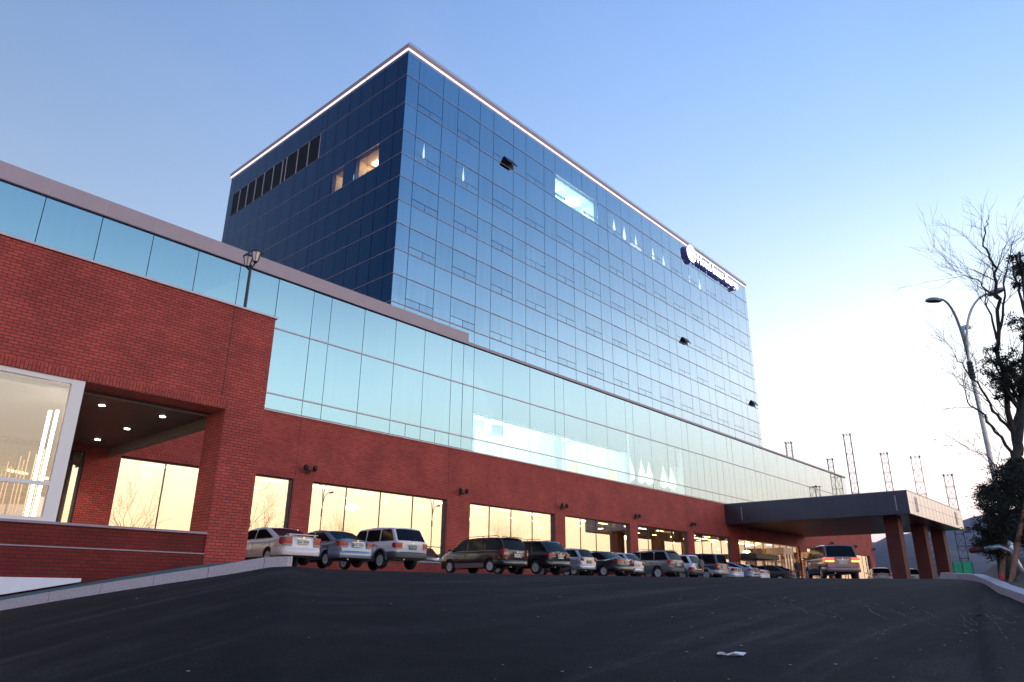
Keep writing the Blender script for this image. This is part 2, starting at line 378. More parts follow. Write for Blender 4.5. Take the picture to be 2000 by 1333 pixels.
# ------------------------------------------------------------------ kerbs, pavement, soil bed
def kerb_run(pts, h, w, name, gap=.012):
    g = MB()
    for (p, q) in zip(pts, pts[1:]):
        p = Vector(p); q = Vector(q); d = (q - p); L_ = math.hypot(d.x, d.y); e = Vector((d.x, d.y, 0)) / L_; n = Vector((-e.y, e.x, 0))
        p2 = p + d * (gap / 2 / L_); q2 = q - d * (gap / 2 / L_)
        c = .018
        def sec(b): return [b + Vector((0, 0, -.25)), b + Vector((0, 0, h - c)), b + n * c + Vector((0, 0, h)), b + n * w + Vector((0, 0, h)), b + n * w + Vector((0, 0, -.25))]
        A = sec(p2); B = sec(q2)
        for i in range(4): g.face([A[i], A[i + 1], B[i + 1], B[i]])
        g.face(A); g.face(list(reversed(B)))
    return tag(g.build(name, GRANITE), kind='structure')
def onk(az, dr=0):
    s, rk = tab(az); r = rk + dr; return Vector((r * math.cos(R(az)), r * math.sin(R(az)), s * rk))
kd = Vector((6.57 - 4.57, 11.29 - 14.78, 0)).normalized()
A0 = Vector((4.57, 14.78, 0)); kp = []
for t in [x * 1.0055 for x in range(-9, 5)] + [4.022 + .42]:
    p = A0 + kd * t; az = math.degrees(math.atan2(p.y, p.x)); s, rk = tab(az); kp.append(Vector((p.x, p.y, s * p.xy.length - .0)))
kerb_run(list(reversed(kp)), .15, .17, 'kerb')   # runs from lot end down to the left
# pavement between kerb and porch wall
def wallz(u): 
    T = [(-12, -2.6), (4, -.37), (6.09, .02), (7.79, .34), (9.76, .70), (10.99, .83), (12, .93)]
    for (a0, z0), (a1, z1) in zip(T, T[1:]):
        if u <= a1: return z0 + (z1 - z0) * (u - a0) / (a1 - a0)
    return .93
g = MB(); rows = []; nrm = Vector((-kd.y, kd.x, 0)) * -1
for i, p in enumerate(kp):
    t = i / (len(kp) - 1); b = p + (Vector((kd.y, -kd.x, 0)) * -1) * .16 + Vector((0, 0, .146))
    u1 = p.x + 1.0 + (11.3 - kp[-1].x - 1.0) * t
    e = Vector((u1, 20.4, wallz(u1)))
    rows.append([b.lerp(e, k / 6) + Vector((0, 0, 0)) for k in range(7)])
g.grid(rows)
# right-hand edge of the pavement stepping down to the lot
last = rows[-1]
for k in range(6): g.face([last[k], last[k + 1], last[k + 1] - Vector((0, 0, .5)), last[k] - Vector((0, 0, .5))])
tag(g.build('pavement', TEAL), kind='structure')
# kerb on the right of the ramp
rk_pts = []
az = -14.0
while az <= 11.6:
    rk_pts.append(onk(az)); az += .35 if az > 6.8 else 2.0
p = onk(11.4); 
kerb_run([q for q in rk_pts], .15, .2, 'kerb', gap=.01)
kerb_run([onk(11.3, 0), onk(11.3, 0) + Vector((6, 1.3, .1)), onk(11.3, 0) + Vector((14, 3.1, .16)), onk(11.3, 0) + Vector((40, 9.5, .2))], .16, .2, 'kerb')
g = MB(); rows = []
for i in range(64):
    az = -14 + (11.3 + 14) * i / 63; s, rk = tab(az); kt = s * rk + .135; row = []
    for k in range(26):
        r = rk + .16 + k * .8 * (1 + k * .03); t = min((r - rk) / 7.0, 1); t = t * t * (3 - 2 * t)
        pk = .040 * 19 * (1 - max(az - 9.0, 0) / 3)
        z = kt + (max(pk, kt + .05) - kt) * t - max(r - 24, 0) * .03 + .05 * noise.noise(Vector((r * 1.3, az * .5, 2))) * min(k, 3) / 3
        row.append((r * math.cos(R(az)), r * math.sin(R(az)), z))
    rows.append(row)
g.grid(rows); tag(g.build('soil_bed', SOIL, smooth=60), kind='structure')
def soilz(x, y):
    r = math.hypot(x, y); az = math.degrees(math.atan2(y, x)); s, rk = tab(az); kt = s * rk + .135; t = min(max((r - rk) / 7.0, 0), 1); t = t * t * (3 - 2 * t)
    return kt + (max(.040 * 19 * (1 - max(az - 9.0, 0) / 3), kt + .05) - kt) * t - max(r - 24, 0) * .03

# scuffs scraped into the asphalt, loose grit and a scrap of paper
SCUFF = mat('scuff_white', (.06, .06, .07), .9, nscale=30, namt=.5)
g = MB()
for k in range(30):
    az = random.uniform(8.8, 20) if k > 6 else random.uniform(20, 31); r = random.uniform(9.3, 10.8) + (az > 20) * .5
    L_ = random.choice([.5, .8, 1.2, 2.0]) * (2.2 if k in (3, 9, 15) else 1); n = int(L_ / .08) + 3; pts = []
    bend = random.uniform(-1.0, -.2); wv = random.uniform(.0025, .006) * (1.6 if k in (3, 9, 15) else 1)
    for i in range(n):
        t = i / (n - 1); rr_ = r - L_ * t * .9; aa = az + bend * (L_ * t) ** 1.5 * 1.6 + .25 * math.sin(t * 9 + k) * .3
        x, y = rr_ * math.cos(R(aa)), rr_ * math.sin(R(aa)); pts.append(Vector((x, y, gz(x, y) + .005)))
    for i in range(n - 1):
        if random.random() < .22: continue
        d = (pts[i + 1] - pts[i]); d.z = 0
        if d.length < 1e-6: continue
        q = Vector((-d.y, d.x, 0)).normalized() * wv * random.uniform(.5, 1.2); g.face([pts[i] - q, pts[i + 1] - q, pts[i + 1] + q, pts[i] + q])
tag(g.build('road_scuffs', SCUFF), kind='structure')
g = MB()
for k in range(120):
    az = random.gauss(14, 8) if k % 3 else random.uniform(5, 70); r = random.uniform(3.6, 11)
    x, y = r * math.cos(R(az)), r * math.sin(R(az)); z = gz(x, y); w = random.uniform(.002, .0075)
    M = Matrix.Translation((x, y, z + .003)) @ Matrix.Rotation(random.random() * 6, 4, 'Z'); g.box(-w * 1.6, w * 1.6, -w, w, 0, w * .6, M=M)
tag(g.build('grit', mat('pale_grit', (.3, .3, .33), .9), ), 'pale flecks of grit scattered over the dark asphalt', 'grit', kind='stuff')
rr_ = 2.5
while True:      # where the ground lies at a shallow dip below eye level
    PAPER = (rr_ * math.cos(R(25.85)), rr_ * math.sin(R(25.85)))
    if gz(*PAPER) / rr_ > -.071 or rr_ > 12: break
    rr_ += .02
g = MB(); out = [(-.17, -.02), (-.15, .03), (-.06, .012), (0, .035), (.05, .01), (.12, .03), (.17, .015), (.13, -.02), (.02, -.045), (-.04, -.02), (-.1, -.03)]
g.prism(out, lambda a, b, t: (a * .66, b * 1.15, t + .012 * math.sin(a * 40) + .006), 0, .004)
px, py = PAPER
po = g.build('paper_scrap', mat('paper', (.75, .75, .8), .9)); po.location = (px, py, gz(px, py) + .008); po.rotation_euler = (0, 0, R(-62))
tag(po, 'crumpled strip of white paper lying on the asphalt near the camera', 'litter')

# ------------------------------------------------------------------ the hotel
D = 31.0; PV = 20.2; T = 31.8
hotel = thing('hotel_building', 'long hotel with blue mirrored glass tower on a red brick ground floor', 'building', (40, D, LOT))
HL = Vector((-40, -D, -LOT))
def hpart(mb, name, mats, parent=None, **k):
    for i, v in enumerate(mb.v): mb.v[i] = (v[0] + HL.x, v[1] + HL.y, v[2] + HL.z)
    o = mb.build(name, mats, parent or hotel, **k); return o
rnd = random.Random(11)
def pane(mb, axis, a0, a1, z0, z1, c, depth=.05, mi=0, j=.004, sgn=-1, gap=.02):
    "one glass pane facing -V (axis 'v') or -U (axis 'u') whose face lies at c; the corners are never quite true"
    a0 += gap; a1 -= gap; z0 += gap; z1 -= gap
    o = [rnd.uniform(-j, j) for _ in range(3)]; o.append(o[0] + o[2] - o[1])
    F = [(a0, z0), (a1, z0), (a1, z1), (a0, z1)]
    if axis == 'v':
        f = [(a, c + d_, z) for (a, z), d_ in zip(F, o)]; b = [(a, c + depth, z) for a, z in F]
    else:
        f = [(c + d_, a, z) for (a, z), d_ in zip(F, o)]; b = [(c + depth, a, z) for a, z in F]
        f.reverse(); b.reverse()
    mb.face(f, mi)
    for i in range(4): mb.face([f[(i + 1) % 4], f[i], b[i], b[(i + 1) % 4]], mi)
# --- ground floor brick wall with its openings
Z_SILL, Z_HEAD, Z_TOP = 1.62, 5.15, 8.2
OPEN = [(1.0, 9.57), (10.87, 18.81), (19.9, 28.99), (30.92, 39.14), (40.29, 48.49), (49.58, 57.6), (58.74, 65.97), (67.6, 83.1), (85.3, 92.6), (93.8, 101.5), (102.6, 108.4)]
MULL = [[3.1, 5.3, 7.4], [12.77, 14.8, 16.8], [22.06, 24.27, 26.56], [32.82, 34.84, 36.95], [42.3, 44.2, 46.2], [51.4, 53.3, 55.3], [60.5, 62.3, 64.2], None, [87.6, 90.1], [96.3, 98.9], [105.5]]
w = MB(); zb = -.6; th = .4
edges = [-9.0] + [e for o in OPEN for e in o] + [110.4]
for i in range(0, len(edges), 2): w.box(edges[i], edges[i + 1], D, D + th, zb, Z_HEAD + .25)
w.box(-9, 110.4, D, D + th, Z_HEAD + .25, Z_TOP)
for (a, b_) in OPEN:
    if a != 67.6: w.box(a, b_, D, D + th, zb, Z_SILL - .06)
    w.box(a, b_, D, D + th, Z_HEAD, Z_HEAD + .25, swap=True)
hpart(w, 'brick_wall', BRICK, uv=True)
w = MB(); w.box(110.0, 110.4, D + th, 58, -.6, Z_TOP); hpart(w, 'brick_side_wall', BRICK, uv=True)
w = MB()
for u in (18.86, 29.03, 39.2, 57.7, 66.1): w.box(u, u + .022, D - .004, D + .01, Z_HEAD - 3.4, Z_TOP)
hpart(w, 'movement_joint', JOINT)
w = MB()
for (a, b_) in OPEN:
    if a != 67.6: w.box(a + .005, b_ - .005, D - .05, D + .2, Z_SILL - .06, Z_SILL)
hpart(w, 'window_sill', GRANITE)
for (a, b_), ms in zip(OPEN, MULL):
    if ms is None: continue
    w = MB(); y0, y1 = D + .16, D + .26; f = .07
    w.box(a, a + f, y0, y1, Z_SILL, Z_HEAD); w.box(b_ - f, b_, y0 - .08, y1, Z_SILL, Z_HEAD)
    w.box(a + f, b_ - f, y0, y1, Z_HEAD - f, Z_HEAD); w.box(a + f, b_ - f, y0, y1, Z_SILL, Z_SILL + f)
    for m_ in ms: w.box(m_ - .02, m_ + .02, y0 + .015, y1, Z_SILL + f, Z_HEAD - f)
    w.box(a + f, b_ - f, y0 + .02, y1 - .01, 2.42, 2.46) if a < 29 and a > 19 else None
    fr = hpart(w, 'window', FRAME)
    w = MB(); es = [a + f] + ms + [b_ - f]
    for e0, e1 in zip(es, es[1:]): pane(w, 'v', e0, e1, Z_SILL + f, Z_HEAD - f, D + .205, .02, j=.0015, gap=.0)
    hpart(w, 'pane', G_SHOP if a > 12 or a < 5 and False else G_SHOP, fr)
# --- ground floor interior
w = MB(); w.box(.5, 109.8, D + 9, D + 9.2, .9, 5.6); w.box(.5, 109.8, D + th, D + 9, 5.45, 5.6, 0); hpart(w, 'interior_wall', BEIGE)
w = MB(); w.box(.5, 109.8, D + th, D + 9, .88, .95); hpart(w, 'interior_floor', BEIGED)
w = MB()
for u in (31.5, 39.7, 49, 58.2, 66.8, 84.2): w.box(u, u + .5, D + 1.2, D + 1.7, .95, 5.45)
for u in (36.5, 45.0, 54.0, 63.0): w.box(u, u + .35, D + 5, D + 9, .95, 5.45)
w.box(.5, .7, D + .5, D + 9, .95, 5.45); hpart(w, 'interior_column', BEIGED)
w = MB()
for u in range(13, 84, 3):
    w.box(u, u + 1.1, D + 3.2, D + 3.32, 5.40, 5.44); w.box(u + 1.2, u + 1.5, D + 6, D + 6.3, 5.40, 5.44)
hpart(w, 'ceiling_light', WARM)
w = MB()
for u in range(67, 83, 2): w.box(u, u + 1.3, D + 1.6, D + 1.9, 5.38, 5.44); w.box(u, u + 1.3, D + 4.6, D + 4.9, 5.38, 5.44)  # ceiling panels added to brighten the entrance hall
for u in range(33, 84, 4): w.lathe([(.05, 2.5), (.16, 2.6), (.12, 2.95), (.03, 3.05)], (u + .6, D + 8.75, 0), 10)
hpart(w, 'sconce_and_fill_panel', WARM)
for i, (u, y) in enumerate([(24.5, D + 3), (33.0, D + 2.6), (41.0, D + 2.6), (44.6, D + 4), (52.6, D + 3), (61, D + 3), (72, D + 4), (78, D + 4)]):
    w = MB(); w.tube([(u, y, 5.44), (u, y, 4.7)], .015, 6, 1)
    for k in range(12):
        t = 2 * PI * k / 12; w.lathe([(.015, 0), (.035, .04), (.02, .14)], (u + .36 * math.cos(t), y + .36 * math.sin(t), 4.42), 6, 0)
    w.lathe([(.05, 0), (.22, .12), (.36, .2), (.3, .3), (.06, .38)], (u, y, 4.28), 12, 0)
    hpart(w, 'chandelier', [WARM, CHROME])
# entrance glazing
w = MB(); y0, y1 = D + .16, D + .28
for u in (67.6, 69.3, 71.6, 73.7, 76.3, 78.0, 79.8, 81.5, 83.0): w.box(u, u + .08, y0, y1, .95, Z_HEAD)
w.box(67.6, 83.08, y0 - .01, y1 + .01, 3.25, 3.42); w.box(67.6, 83.08, y0 - .01, y1 + .01, Z_HEAD - .1, Z_HEAD)
fr = hpart(w, 'entrance_glazing', mat('bronze_frame', (.28, .2, .15), .35, .6))
w = MB(); pane(w, 'v', 67.68, 83.0, .95, 5.05, D + .215, .02, j=.001, gap=0); hpart(w, 'pane', glass_clear('entrance_glass', (1, .95, .85), .3, .9), fr)
w = MB(); w.box(67.7, 73.0, D - 1.6, D, 3.3, 3.75); hpart(w, 'entrance_awning', FRAME)
for (u0, u1, nm) in ((73.8, 76.2, 'a'), (83.15, 85.0, 'b')):
    w = MB(); v0, v1 = 29.15, 30.995; zt = 4.55
    w.box(u0, u1, v0, v1, 3.95, zt)
    for u in (u0, u1 - .09):
        for v in (v0, (v0 + v1) / 2, v1 - .09): w.box(u, u + .09, v, v + .09, .95, 3.95)
    for u in (u0 + .8, u0 + 1.5): w.box(u, u + .07, v0, v0 + .09, .95, 3.95)
    w.box(u0 + .09, u1 - .09, v0, v0 + .06, 1.9, 1.98); w.box(u0, u0 + .06, v0 + .09, v1 - .09, 1.9, 1.98)
    vs = hpart(w, 'vestibule', mat('pink_white_metal', (.62, .5, .46), .35, .3))
    w = MB(); pane(w, 'v', u0 + .09, u1 - .09, .98, 3.95, v0 + .07, .015, gap=.0, j=0); pane(w, 'u', v0 + .1, v1 - .1, .98, 3.95, u0 + .065, .015, gap=.0, j=0)
    hpart(w, 'pane', glass_clear('vestibule_glass', (1, .95, .9), .15, .92), vs)

# --- porch on the left
w = MB()
w.box(-9, 9.72, PV, PV + 1.15, 5.13 + .25, 8.38); w.box(9.72, 10.96, PV, PV + 1.15, 4.0, 8.38); w.box(-9, 9.72, PV, PV + 1.15, 5.13, 5.38, swap=True)
w.box(9.72, 10.96, PV, PV + 1.15, -.3, 4.0)
w.box(10.56, 10.96, PV + 1.15, D, 5.36, 8.38)
hpart(w, 'porch_brickwork', BRICK, uv=True)
w = MB(); w.box(-9, 9.72, PV + .05, PV + .45, .99, 1.5, swap=False); w.box(-9, 9.72, PV + .02, PV + .45, -3, .96)
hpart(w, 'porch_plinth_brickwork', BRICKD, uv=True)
w = MB(); w.box(-9, 9.72, PV - .0, PV + .5, 1.5, 1.56); w.box(-9, 9.72, PV + .004, PV + .1, .96, .99); hpart(w, 'porch_sill', mat('mauve_stone', (.36, .26, .31), .6, nscale=8, namt=.1))
w = MB(); w.box(9.54, 9.56, PV - .004, PV + .02, 5.5, 8.38); hpart(w, 'movement_joint', JOINT)
w = MB(); w.box(-9, 11.02, PV - .05, PV + .3, 8.38, 8.44); w.box(10.7, 11.02, PV + .3, D, 8.38, 8.44); w.box(-9, 10.7, PV + .3, D, 8.3, 8.36); hpart(w, 'porch_coping', ALU)
w = MB(); w.box(-9, 10.5, PV + 1.15, D, 5.35, 5.36)
for k in range(92): w.box(-9, 10.5, PV + 1.2 + k * .105, PV + 1.28 + k * .105, 5.335, 5.35)
hpart(w, 'porch_soffit', SOFFP)
w = MB(); w.box(10.3, 10.56, PV + 1.15, D, 5.05, 5.36); w.box(-9, 9.7, PV + .9, PV + 1.15, 5.06, 5.13); hpart(w, 'porch_beam', mat('porch_beam_paint', (.16, .12, .1), .5))
w = MB(); w.box(-9, 10.9, PV + .5, D, .9, .95); hpart(w, 'porch_floor', mat('porch_floor_tile', (.3, .25, .22), .4))
for (u, v) in ((7.41, 23.5), (9.27, 23.55), (9.27, 26.4), (9.31, 29.25)):
    w = MB(); w.lathe([(.11, 5.325), (.13, 5.33), (.13, 5.335)], (u, v, 0), 16, 1); w.lathe([(.085, 5.318), (.09, 5.324)], (u, v, 0), 16, 0); hpart(w, 'downlight', [LAMPW, CHROME])
    pl = bpy.data.lights.new('downlight_lamp', 'SPOT'); pl.energy = 160; pl.spot_size = R(110); pl.spot_blend = .8; pl.color = (1, .85, .6); pl.shadow_soft_size = .08
    lo = bpy.data.objects.new('downlight_lamp', pl); C.objects.link(lo); lo.parent = hotel; lo.location = (u - 40, v - D, 5.28 - LOT)
# glazed bay in the porch
w = MB(); ZB = 1.56
w.box(5.58, 5.88, PV + .02, PV + .2, ZB, 5.13)
w.box(-9, 5.58, PV + .03, PV + .16, 5.0, 5.13); w.box(-9, 5.58, PV + .03, PV + .16, ZB, ZB + .09); w.box(-9, 5.58, PV + .03, PV + .14, 2.40, 2.50)
w.box(1.9, 2.0, PV + .03, PV + .16, ZB + .09, 5.0)
bay = hpart(w, 'glazed_bay', mat('white_frame', (.85, .8, .8), .4))
w = MB()
for (e0, e1) in ((-3, 1.9), (2.0, 5.58)):
    for (z0, z1) in ((ZB + .09, 2.40), (2.50, 5.0)): pane(w, 'v', e0, e1, z0, z1, PV + .08, .02, j=.001, gap=0)
w.prism([(5.74, PV + .22), (9.24, D - .05), (9.27, D - .05), (5.77, PV + .22)], lambda a, b, t: (a, b, t), ZB, 5.3)
hpart(w, 'pane', G_PORCH, bay)
w = MB(); w.prism([(-9, PV + .45), (5.80, PV + .45), (9.2, D - .01), (-9, D - .01)], lambda a, b, t: (a, b, t), 5.27, 5.33)
hpart(w, 'bay_ceiling', mat('bay_ceiling_paint', (.62, .55, .5), .6))
w = MB()
for k in range(7): w.box(-1.6 + k * 1.02, -1.42 + k * 1.02, 25.6 + (k % 2) * 1.4, 25.8 + (k % 2) * 1.4, 1.6, 3.0 + .28 * (k % 3))
for k in range(12): w.tube([(5.15 + .125 * k, 24.6 + .12 * (k % 3), .95), (5.15 + .125 * k, 24.6 + .12 * (k % 3), 3.1 + .10 * k - .2 * (k % 2))], .022, 6)
hpart(w, 'display_pole', mat('brass_pole', (.75, .55, .35), .25, 1))
w = MB(); w.box(5.98, 6.05, 23.2, 23.28, 1.2, 4.86); w.box(6.16, 6.23, 23.2, 23.28, 1.2, 4.9); hpart(w, 'tube_light', mat('tube_glow', (1, .95, .9), .5, emit=7, ecol=(1, .93, .85)))
w = MB()
for k in range(4): w.box(-3 + k * 2.1, -1.9 + k * 2.1, 24.2, 24.4, 5.2, 5.265); w.box(-2 + k * 2.1, -1.7 + k * 2.1, 28, 28.3, 5.2, 5.265)
hpart(w, 'ceiling_light', WARM)
# white granite block at the foot of the porch wall
w = MB(); w.prism([(-9, -3.2), (5.0, -.12), (6.6, .18), (6.6, .26), (-9, .27)], lambda a, b, t: (a, t, b), PV - .32, PV + .015)
hpart(w, 'white_block', mat('white_marble', (.82, .78, .86), .5, nscale=2, namt=.04))

# --- podium curtain wall
PU = [-8.5, -6.4, -4.3, -2.2, -.1, 2.0, 4.07, 6.17, 8.33, 10.46, 12.54, 14.64, 16.75, 18.84, 19.96, 22.17, 24.42, 26.68, 28.95, 29.97, 30.93, 33.7, 36.49, 39.28, 40.35, 43.12, 45.83, 48.58, 49.68, 52.37, 55.04, 57.8, 58.91, 61.63, 64.32, 66.97, 68.05, 70.6, 73.22, 75.79, 76.9, 79.46, 82.03, 84.58, 85.6, 87.94, 90.62, 93.23, 94.25, 96.83, 99.6, 102.56]
w = MB(); w.box(-8.5, 30.8, D + .12, D + .3, Z_TOP, 15.1); w.box(57.9, 102.5, D + .12, D + .3, Z_TOP, 15.1); w.box(30.8, 57.9, D + .12, D + .3, 12.3, 15.1)
w.box(30.8, 57.9, D + .5, D + .6, 10.78, 12.3); w.box(48.9, 57.9, D + 1.5, D + 1.6, 8.2, 12.3)
w.box(-8.5, 102.5, D + .3, 55, 15.0, 15.1); w.box(102.3, 102.5, D + .3, 55, Z_TOP, 15.0); w.box(102.5, 110.4, D + th, 55, Z_TOP - .15, Z_TOP - .05)
hpart(w, 'podium_core', JOINT)
gp = MB()
for i, (a, b_) in enumerate(zip(PU, PU[1:])):
    w = MB(); W = b_ - a; lit = 30.9 <= a < 57
    pane(w, 'v', a, b_, 12.42, 15.06, D, .05, 0, gap=.016)
    halves = [(a, (a + b_) / 2), ((a + b_) / 2, b_)] if W > 2 and a > 54 else [(a, b_)]
    for (p0, p1) in halves:
        if lit and a < 48: pane(w, 'v', p0, p1, 9.09, 10.76, D, .05, 1, gap=.016); pane(w, 'v', p0, p1, 10.74, 12.36, D, .05, 0, gap=.016)
        else: pane(w, 'v', p0, p1, 9.09, 12.36, D, .05, 1 if lit else 0, gap=.016)
    if W > 2 and a > 24:
        m_ = (a + b_) / 2; pane(w, 'v', a, m_, 8.29, 9.04, D, .05, 1 if lit else 0, gap=.016); pane(w, 'v', m_, b_, 8.29, 9.04, D, .05, 1 if lit else 0, gap=.016)
    else: pane(w, 'v', a, b_, 8.29, 9.04, D, .05, 1 if lit else 0, gap=.016)
    hpart(w, 'curtain_glazing', [G_POD, G_PODC])
w = MB()
for z in (9.065, 12.39): w.box(-8.5, 102.56, D - .035, D + .06, z - .028, z + .028)
w.box(-8.5, 102.6, D - .06, D + .06, 8.2, 8.265)
hpart(w, 'glazing_rail', ALU)
w = MB(); w.box(-8.6, 30.25, D - .14, D + .5, 15.075, 15.80)
hpart(w, 'parapet_panel', ALUP)
w = MB()
for u in PU:
    if u < 30: w.box(u - .012, u + .012, D - .146, D - .13, 15.09, 15.79)
hpart(w, 'parapet_joint', mat('pale_seam', (.5, .4, .42), .5))
w = MB(); w.box(30.25, 102.62, D - .12, D + .4, 15.07, 15.21); w.box(30.25, 102.62, D - .13, D - .1, 15.215, 15.24); hpart(w, 'coping', ALUP)
# lit banquet rooms behind the clear podium glazing
w = MB(); w.box(30.6, 58, D + .6, D + 7, 12.3, 12.4); w.box(30.6, 58, D + 7, D + 7.1, 8.2, 12.3); w.box(30.6, 58, D + .14, D + 7, 8.1, 8.19)
for u in (30.6, 39.5, 48.4, 57.8): w.box(u, u + .7, D + .14, D + 7, 8.2, 12.3)
w.box(35, 36.2, D + 2.2, D + 2.9, 10.4, 11.1)
hpart(w, 'banquet_room', PALEW)
w = MB()
for u in (31.6, 33.6, 35.8, 38, 41, 43.6, 46.2): w.box(u, u + 1.2, D + 2.3, D + 3.1, 12.2, 12.29); w.box(u, u + 1.2, D + 5, D + 5.6, 12.2, 12.29)
hpart(w, 'ceiling_light', COOL)
w = MB()
for u in (50.3, 53.2, 55.6, 52, 57.0): w.lathe([(.08, 8.75), (.30, 8.9), (.36, 9.15), (.30, 9.5), (.17, 9.95), (.07, 10.35), (.015, 10.7)], (u, D + .34 + .5, 0), 12)  # curtain glow from lamps, modelled as solid emissive teardrops
hpart(w, 'curtain_glow_shape', mat('curtain_glow', (1, .98, .92), .5, emit=.6, ecol=(1, .97, .88)))
w = MB(); w.box(40.9, 42.2, D + .10, D + .11, 8.3, 9.0); w.box(46.0, 47.1, D + .10, D + .11, 8.3, 9.0)  # lit look of the blinds is put in as emission
hpart(w, 'orange_blind', mat('orange_blind_glow', (.8, .5, .22), .8, emit=.55, ecol=(1, .6, .28)))

# --- tower
U0, U1 = 24.53, 77.9; V1 = 56.3
TZ = [14.8, 16.55, 18.4, 20.1, 21.93, 23.55, 25.3, 27.0, 28.85, 30.97, 33.26, 35.22]
TU = [U0]
for k in range(14): TU += [25.62 + 3.785 * k, 27.90 + 3.785 * k]
TU += [U1]
TV = [T, 32.79, 34.27, 35.54, 37.0, 38.32, 39.8, 41.21, 41.88, 43.45, 45.01, 46.64, 47.24, 48.63, 50.09, 51.45, 52.79, 54.16, 55.32, V1]
LITF = {(k, 9) for k in (9, 10, 11)}            # columns of TU 40.76.. to 46.8
GLOW_CELLS = {(1, 7), (3, 7), (13, 9), (14, 9), (15, 9), (17, 9), (18, 9), (21, 9), (22, 9), (23, 9), (7, 5)}
LITS = {(2, 7), (3, 7), (5, 7)}
OPENV = {(5, 9): 1, (19, 5): 1, (27, 3): 1}
w = MB()
# core with shafts left open behind the lit rooms
w.box(U0 + .06, 40.7, T + .15, T + .4, 14.8, 35.2); w.box(46.85, U1, T + .15, T + .4, 14.8, 35.2); w.box(40.7, 46.85, T + .15, T + .4, 14.8, 30.95); w.box(40.7, 46.85, T + .15, T + .4, 33.28, 35.2)
w.box(U0 + .15, U0 + .4, T + .4, 34.25, 14.8, 35.2); w.box(U0 + .15, U0 + .4, 39.82, V1, 14.8, 35.2)
w.box(U0 + .15, U0 + .4, 34.25, 39.82, 14.8, 26.98); w.box(U0 + .15, U0 + .4, 34.25, 39.82, 28.87, 35.2); w.box(U0 + .15, U0 + .4, 37.0, 38.32, 26.98, 28.87)
w.box(U0 + .4, U1 - .1, T + .4, V1, 35.0, 35.2)
w.box(U1 - .3, U1 - .06, T + .4, V1, 14.8, 35.0); w.box(U0 + .4, U1 - .3, V1 - .3, V1, 14.8, 35.0)
hpart(w, 'tower_core', JOINT)
clad = MB(); nwin = 0
for r in range(11):
    z0, z1 = TZ[r], TZ[r + 1]; vision = r in (1, 3, 5, 7, 9)
    for c in range(len(TU) - 1):
        a, b_ = TU[c], TU[c + 1]; wide = c % 2 == 1 and c < 28
        zt = z0 + .03; zz = z1 - .03
        if wide and vision:
            w = MB(); mi = 1 if (c, r) in LITF or (c, r) in GLOW_CELLS else 0
            tz = z0 + .50; m_ = (a + b_) / 2
            pane(w, 'v', a, b_, tz, zz, T, .05, mi, gap=.02)
            lo_, hi_ = (a, m_), (m_, b_)
            for q, (p0, p1) in enumerate((lo_, hi_)):
                if (c, r) in OPENV and q == 1: continue
                if (c, r) in LITF and (c, q) in ((9, 0), (9, 1), (11, 0)):
                    A = T - .16; F = [(p0 + .03, T - .02, tz - .02), (p1 - .03, T - .02, tz - .02), (p1 - .03, A, zt + .04), (p0 + .03, A, zt + .04)]
                    w.face(F, 1); w.face([(x, y + .03, z) for x, y, z in reversed(F)], 1)
                    for (x0, x1) in ((p0 + .0, p0 + .05), (p1 - .05, p1)): w.face([(x0, T - .03, tz), (x1, T - .03, tz), (x1, A - .01, zt + .03), (x0, A - .01, zt + .03)], 2)
                    continue
                pane(w, 'v', p0, p1, zt, tz, T, .05, mi, gap=.02)
            w.box(a + .02, b_ - .02, T + .052, T + .10, tz - .05, tz + .05, 2)
            win = hpart(w, 'window', [G_TOWERV, G_TOWC, FRAME])
            if (c, r) in OPENV:
                s_ = MB(); th_ = R(34); p0, p1 = m_ + .03, b_ - .03; h_ = .72 if r == 9 else .62; tz2 = zt + h_
                Ms = Matrix.Translation((p0, T - .02, tz2)) @ Matrix.Rotation(-th_, 4, 'X')
                s_.box(0, p1 - p0, -.05, .0, -h_, 0, 0, M=Ms); s_.box(.05, p1 - p0 - .05, .0, .02, -h_ + .06, -.06, 1, M=Ms)
                s_.tube([(p0 + .02, T, zt + .1), (p0 + .02, T - .36, zt + .12)], .012, 4)
                s_.box(p0, p1, T + .0, T + .05, zt, tz2, 1)
                hpart(s_, 'open_vent', [BLACK, DKPL], win)
        else:
            pane(clad, 'v', a, b_, zt - .01, zz + .01, T, .05, 2 if (c, r) in LITF or (c, r) in GLOW_CELLS else (1 if vision else 0), gap=.02)
hpart(clad, 'tower_front_cladding', [G_TOWER, G_TOWERV, G_TOWC])
clad = MB()
for r in range(11):
    for c in range(len(TV) - 1):
        a, b_ = TV[c], TV[c + 1]
        if r == 9 and 8 <= c <= 17:
            l_ = MB(); l_.box(U0 + .10, U0 + .14, a + .04, b_ - .04, 31.0, 33.2)
            z = 31.05
            while z < 33.15: l_.box(U0 + .0, U0 + .09, a + .05, b_ - .05, z, z + .025); z += .09
            l_.box(U0 - .03, U0 + .1, a - .035, a + .035, 30.99, 33.24, 1)
            hpart(l_, 'louvre', [BLACK, ALU]); continue
        if r == 7 and c in LITS or (r == 7 and c in (2, 3, 5)):
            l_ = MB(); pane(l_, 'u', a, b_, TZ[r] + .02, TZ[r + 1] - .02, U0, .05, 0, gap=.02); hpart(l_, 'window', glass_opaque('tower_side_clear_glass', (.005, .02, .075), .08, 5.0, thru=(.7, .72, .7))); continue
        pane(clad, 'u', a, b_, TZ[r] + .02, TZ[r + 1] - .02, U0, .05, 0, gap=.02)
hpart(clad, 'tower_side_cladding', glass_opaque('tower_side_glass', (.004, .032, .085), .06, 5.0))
w = MB()
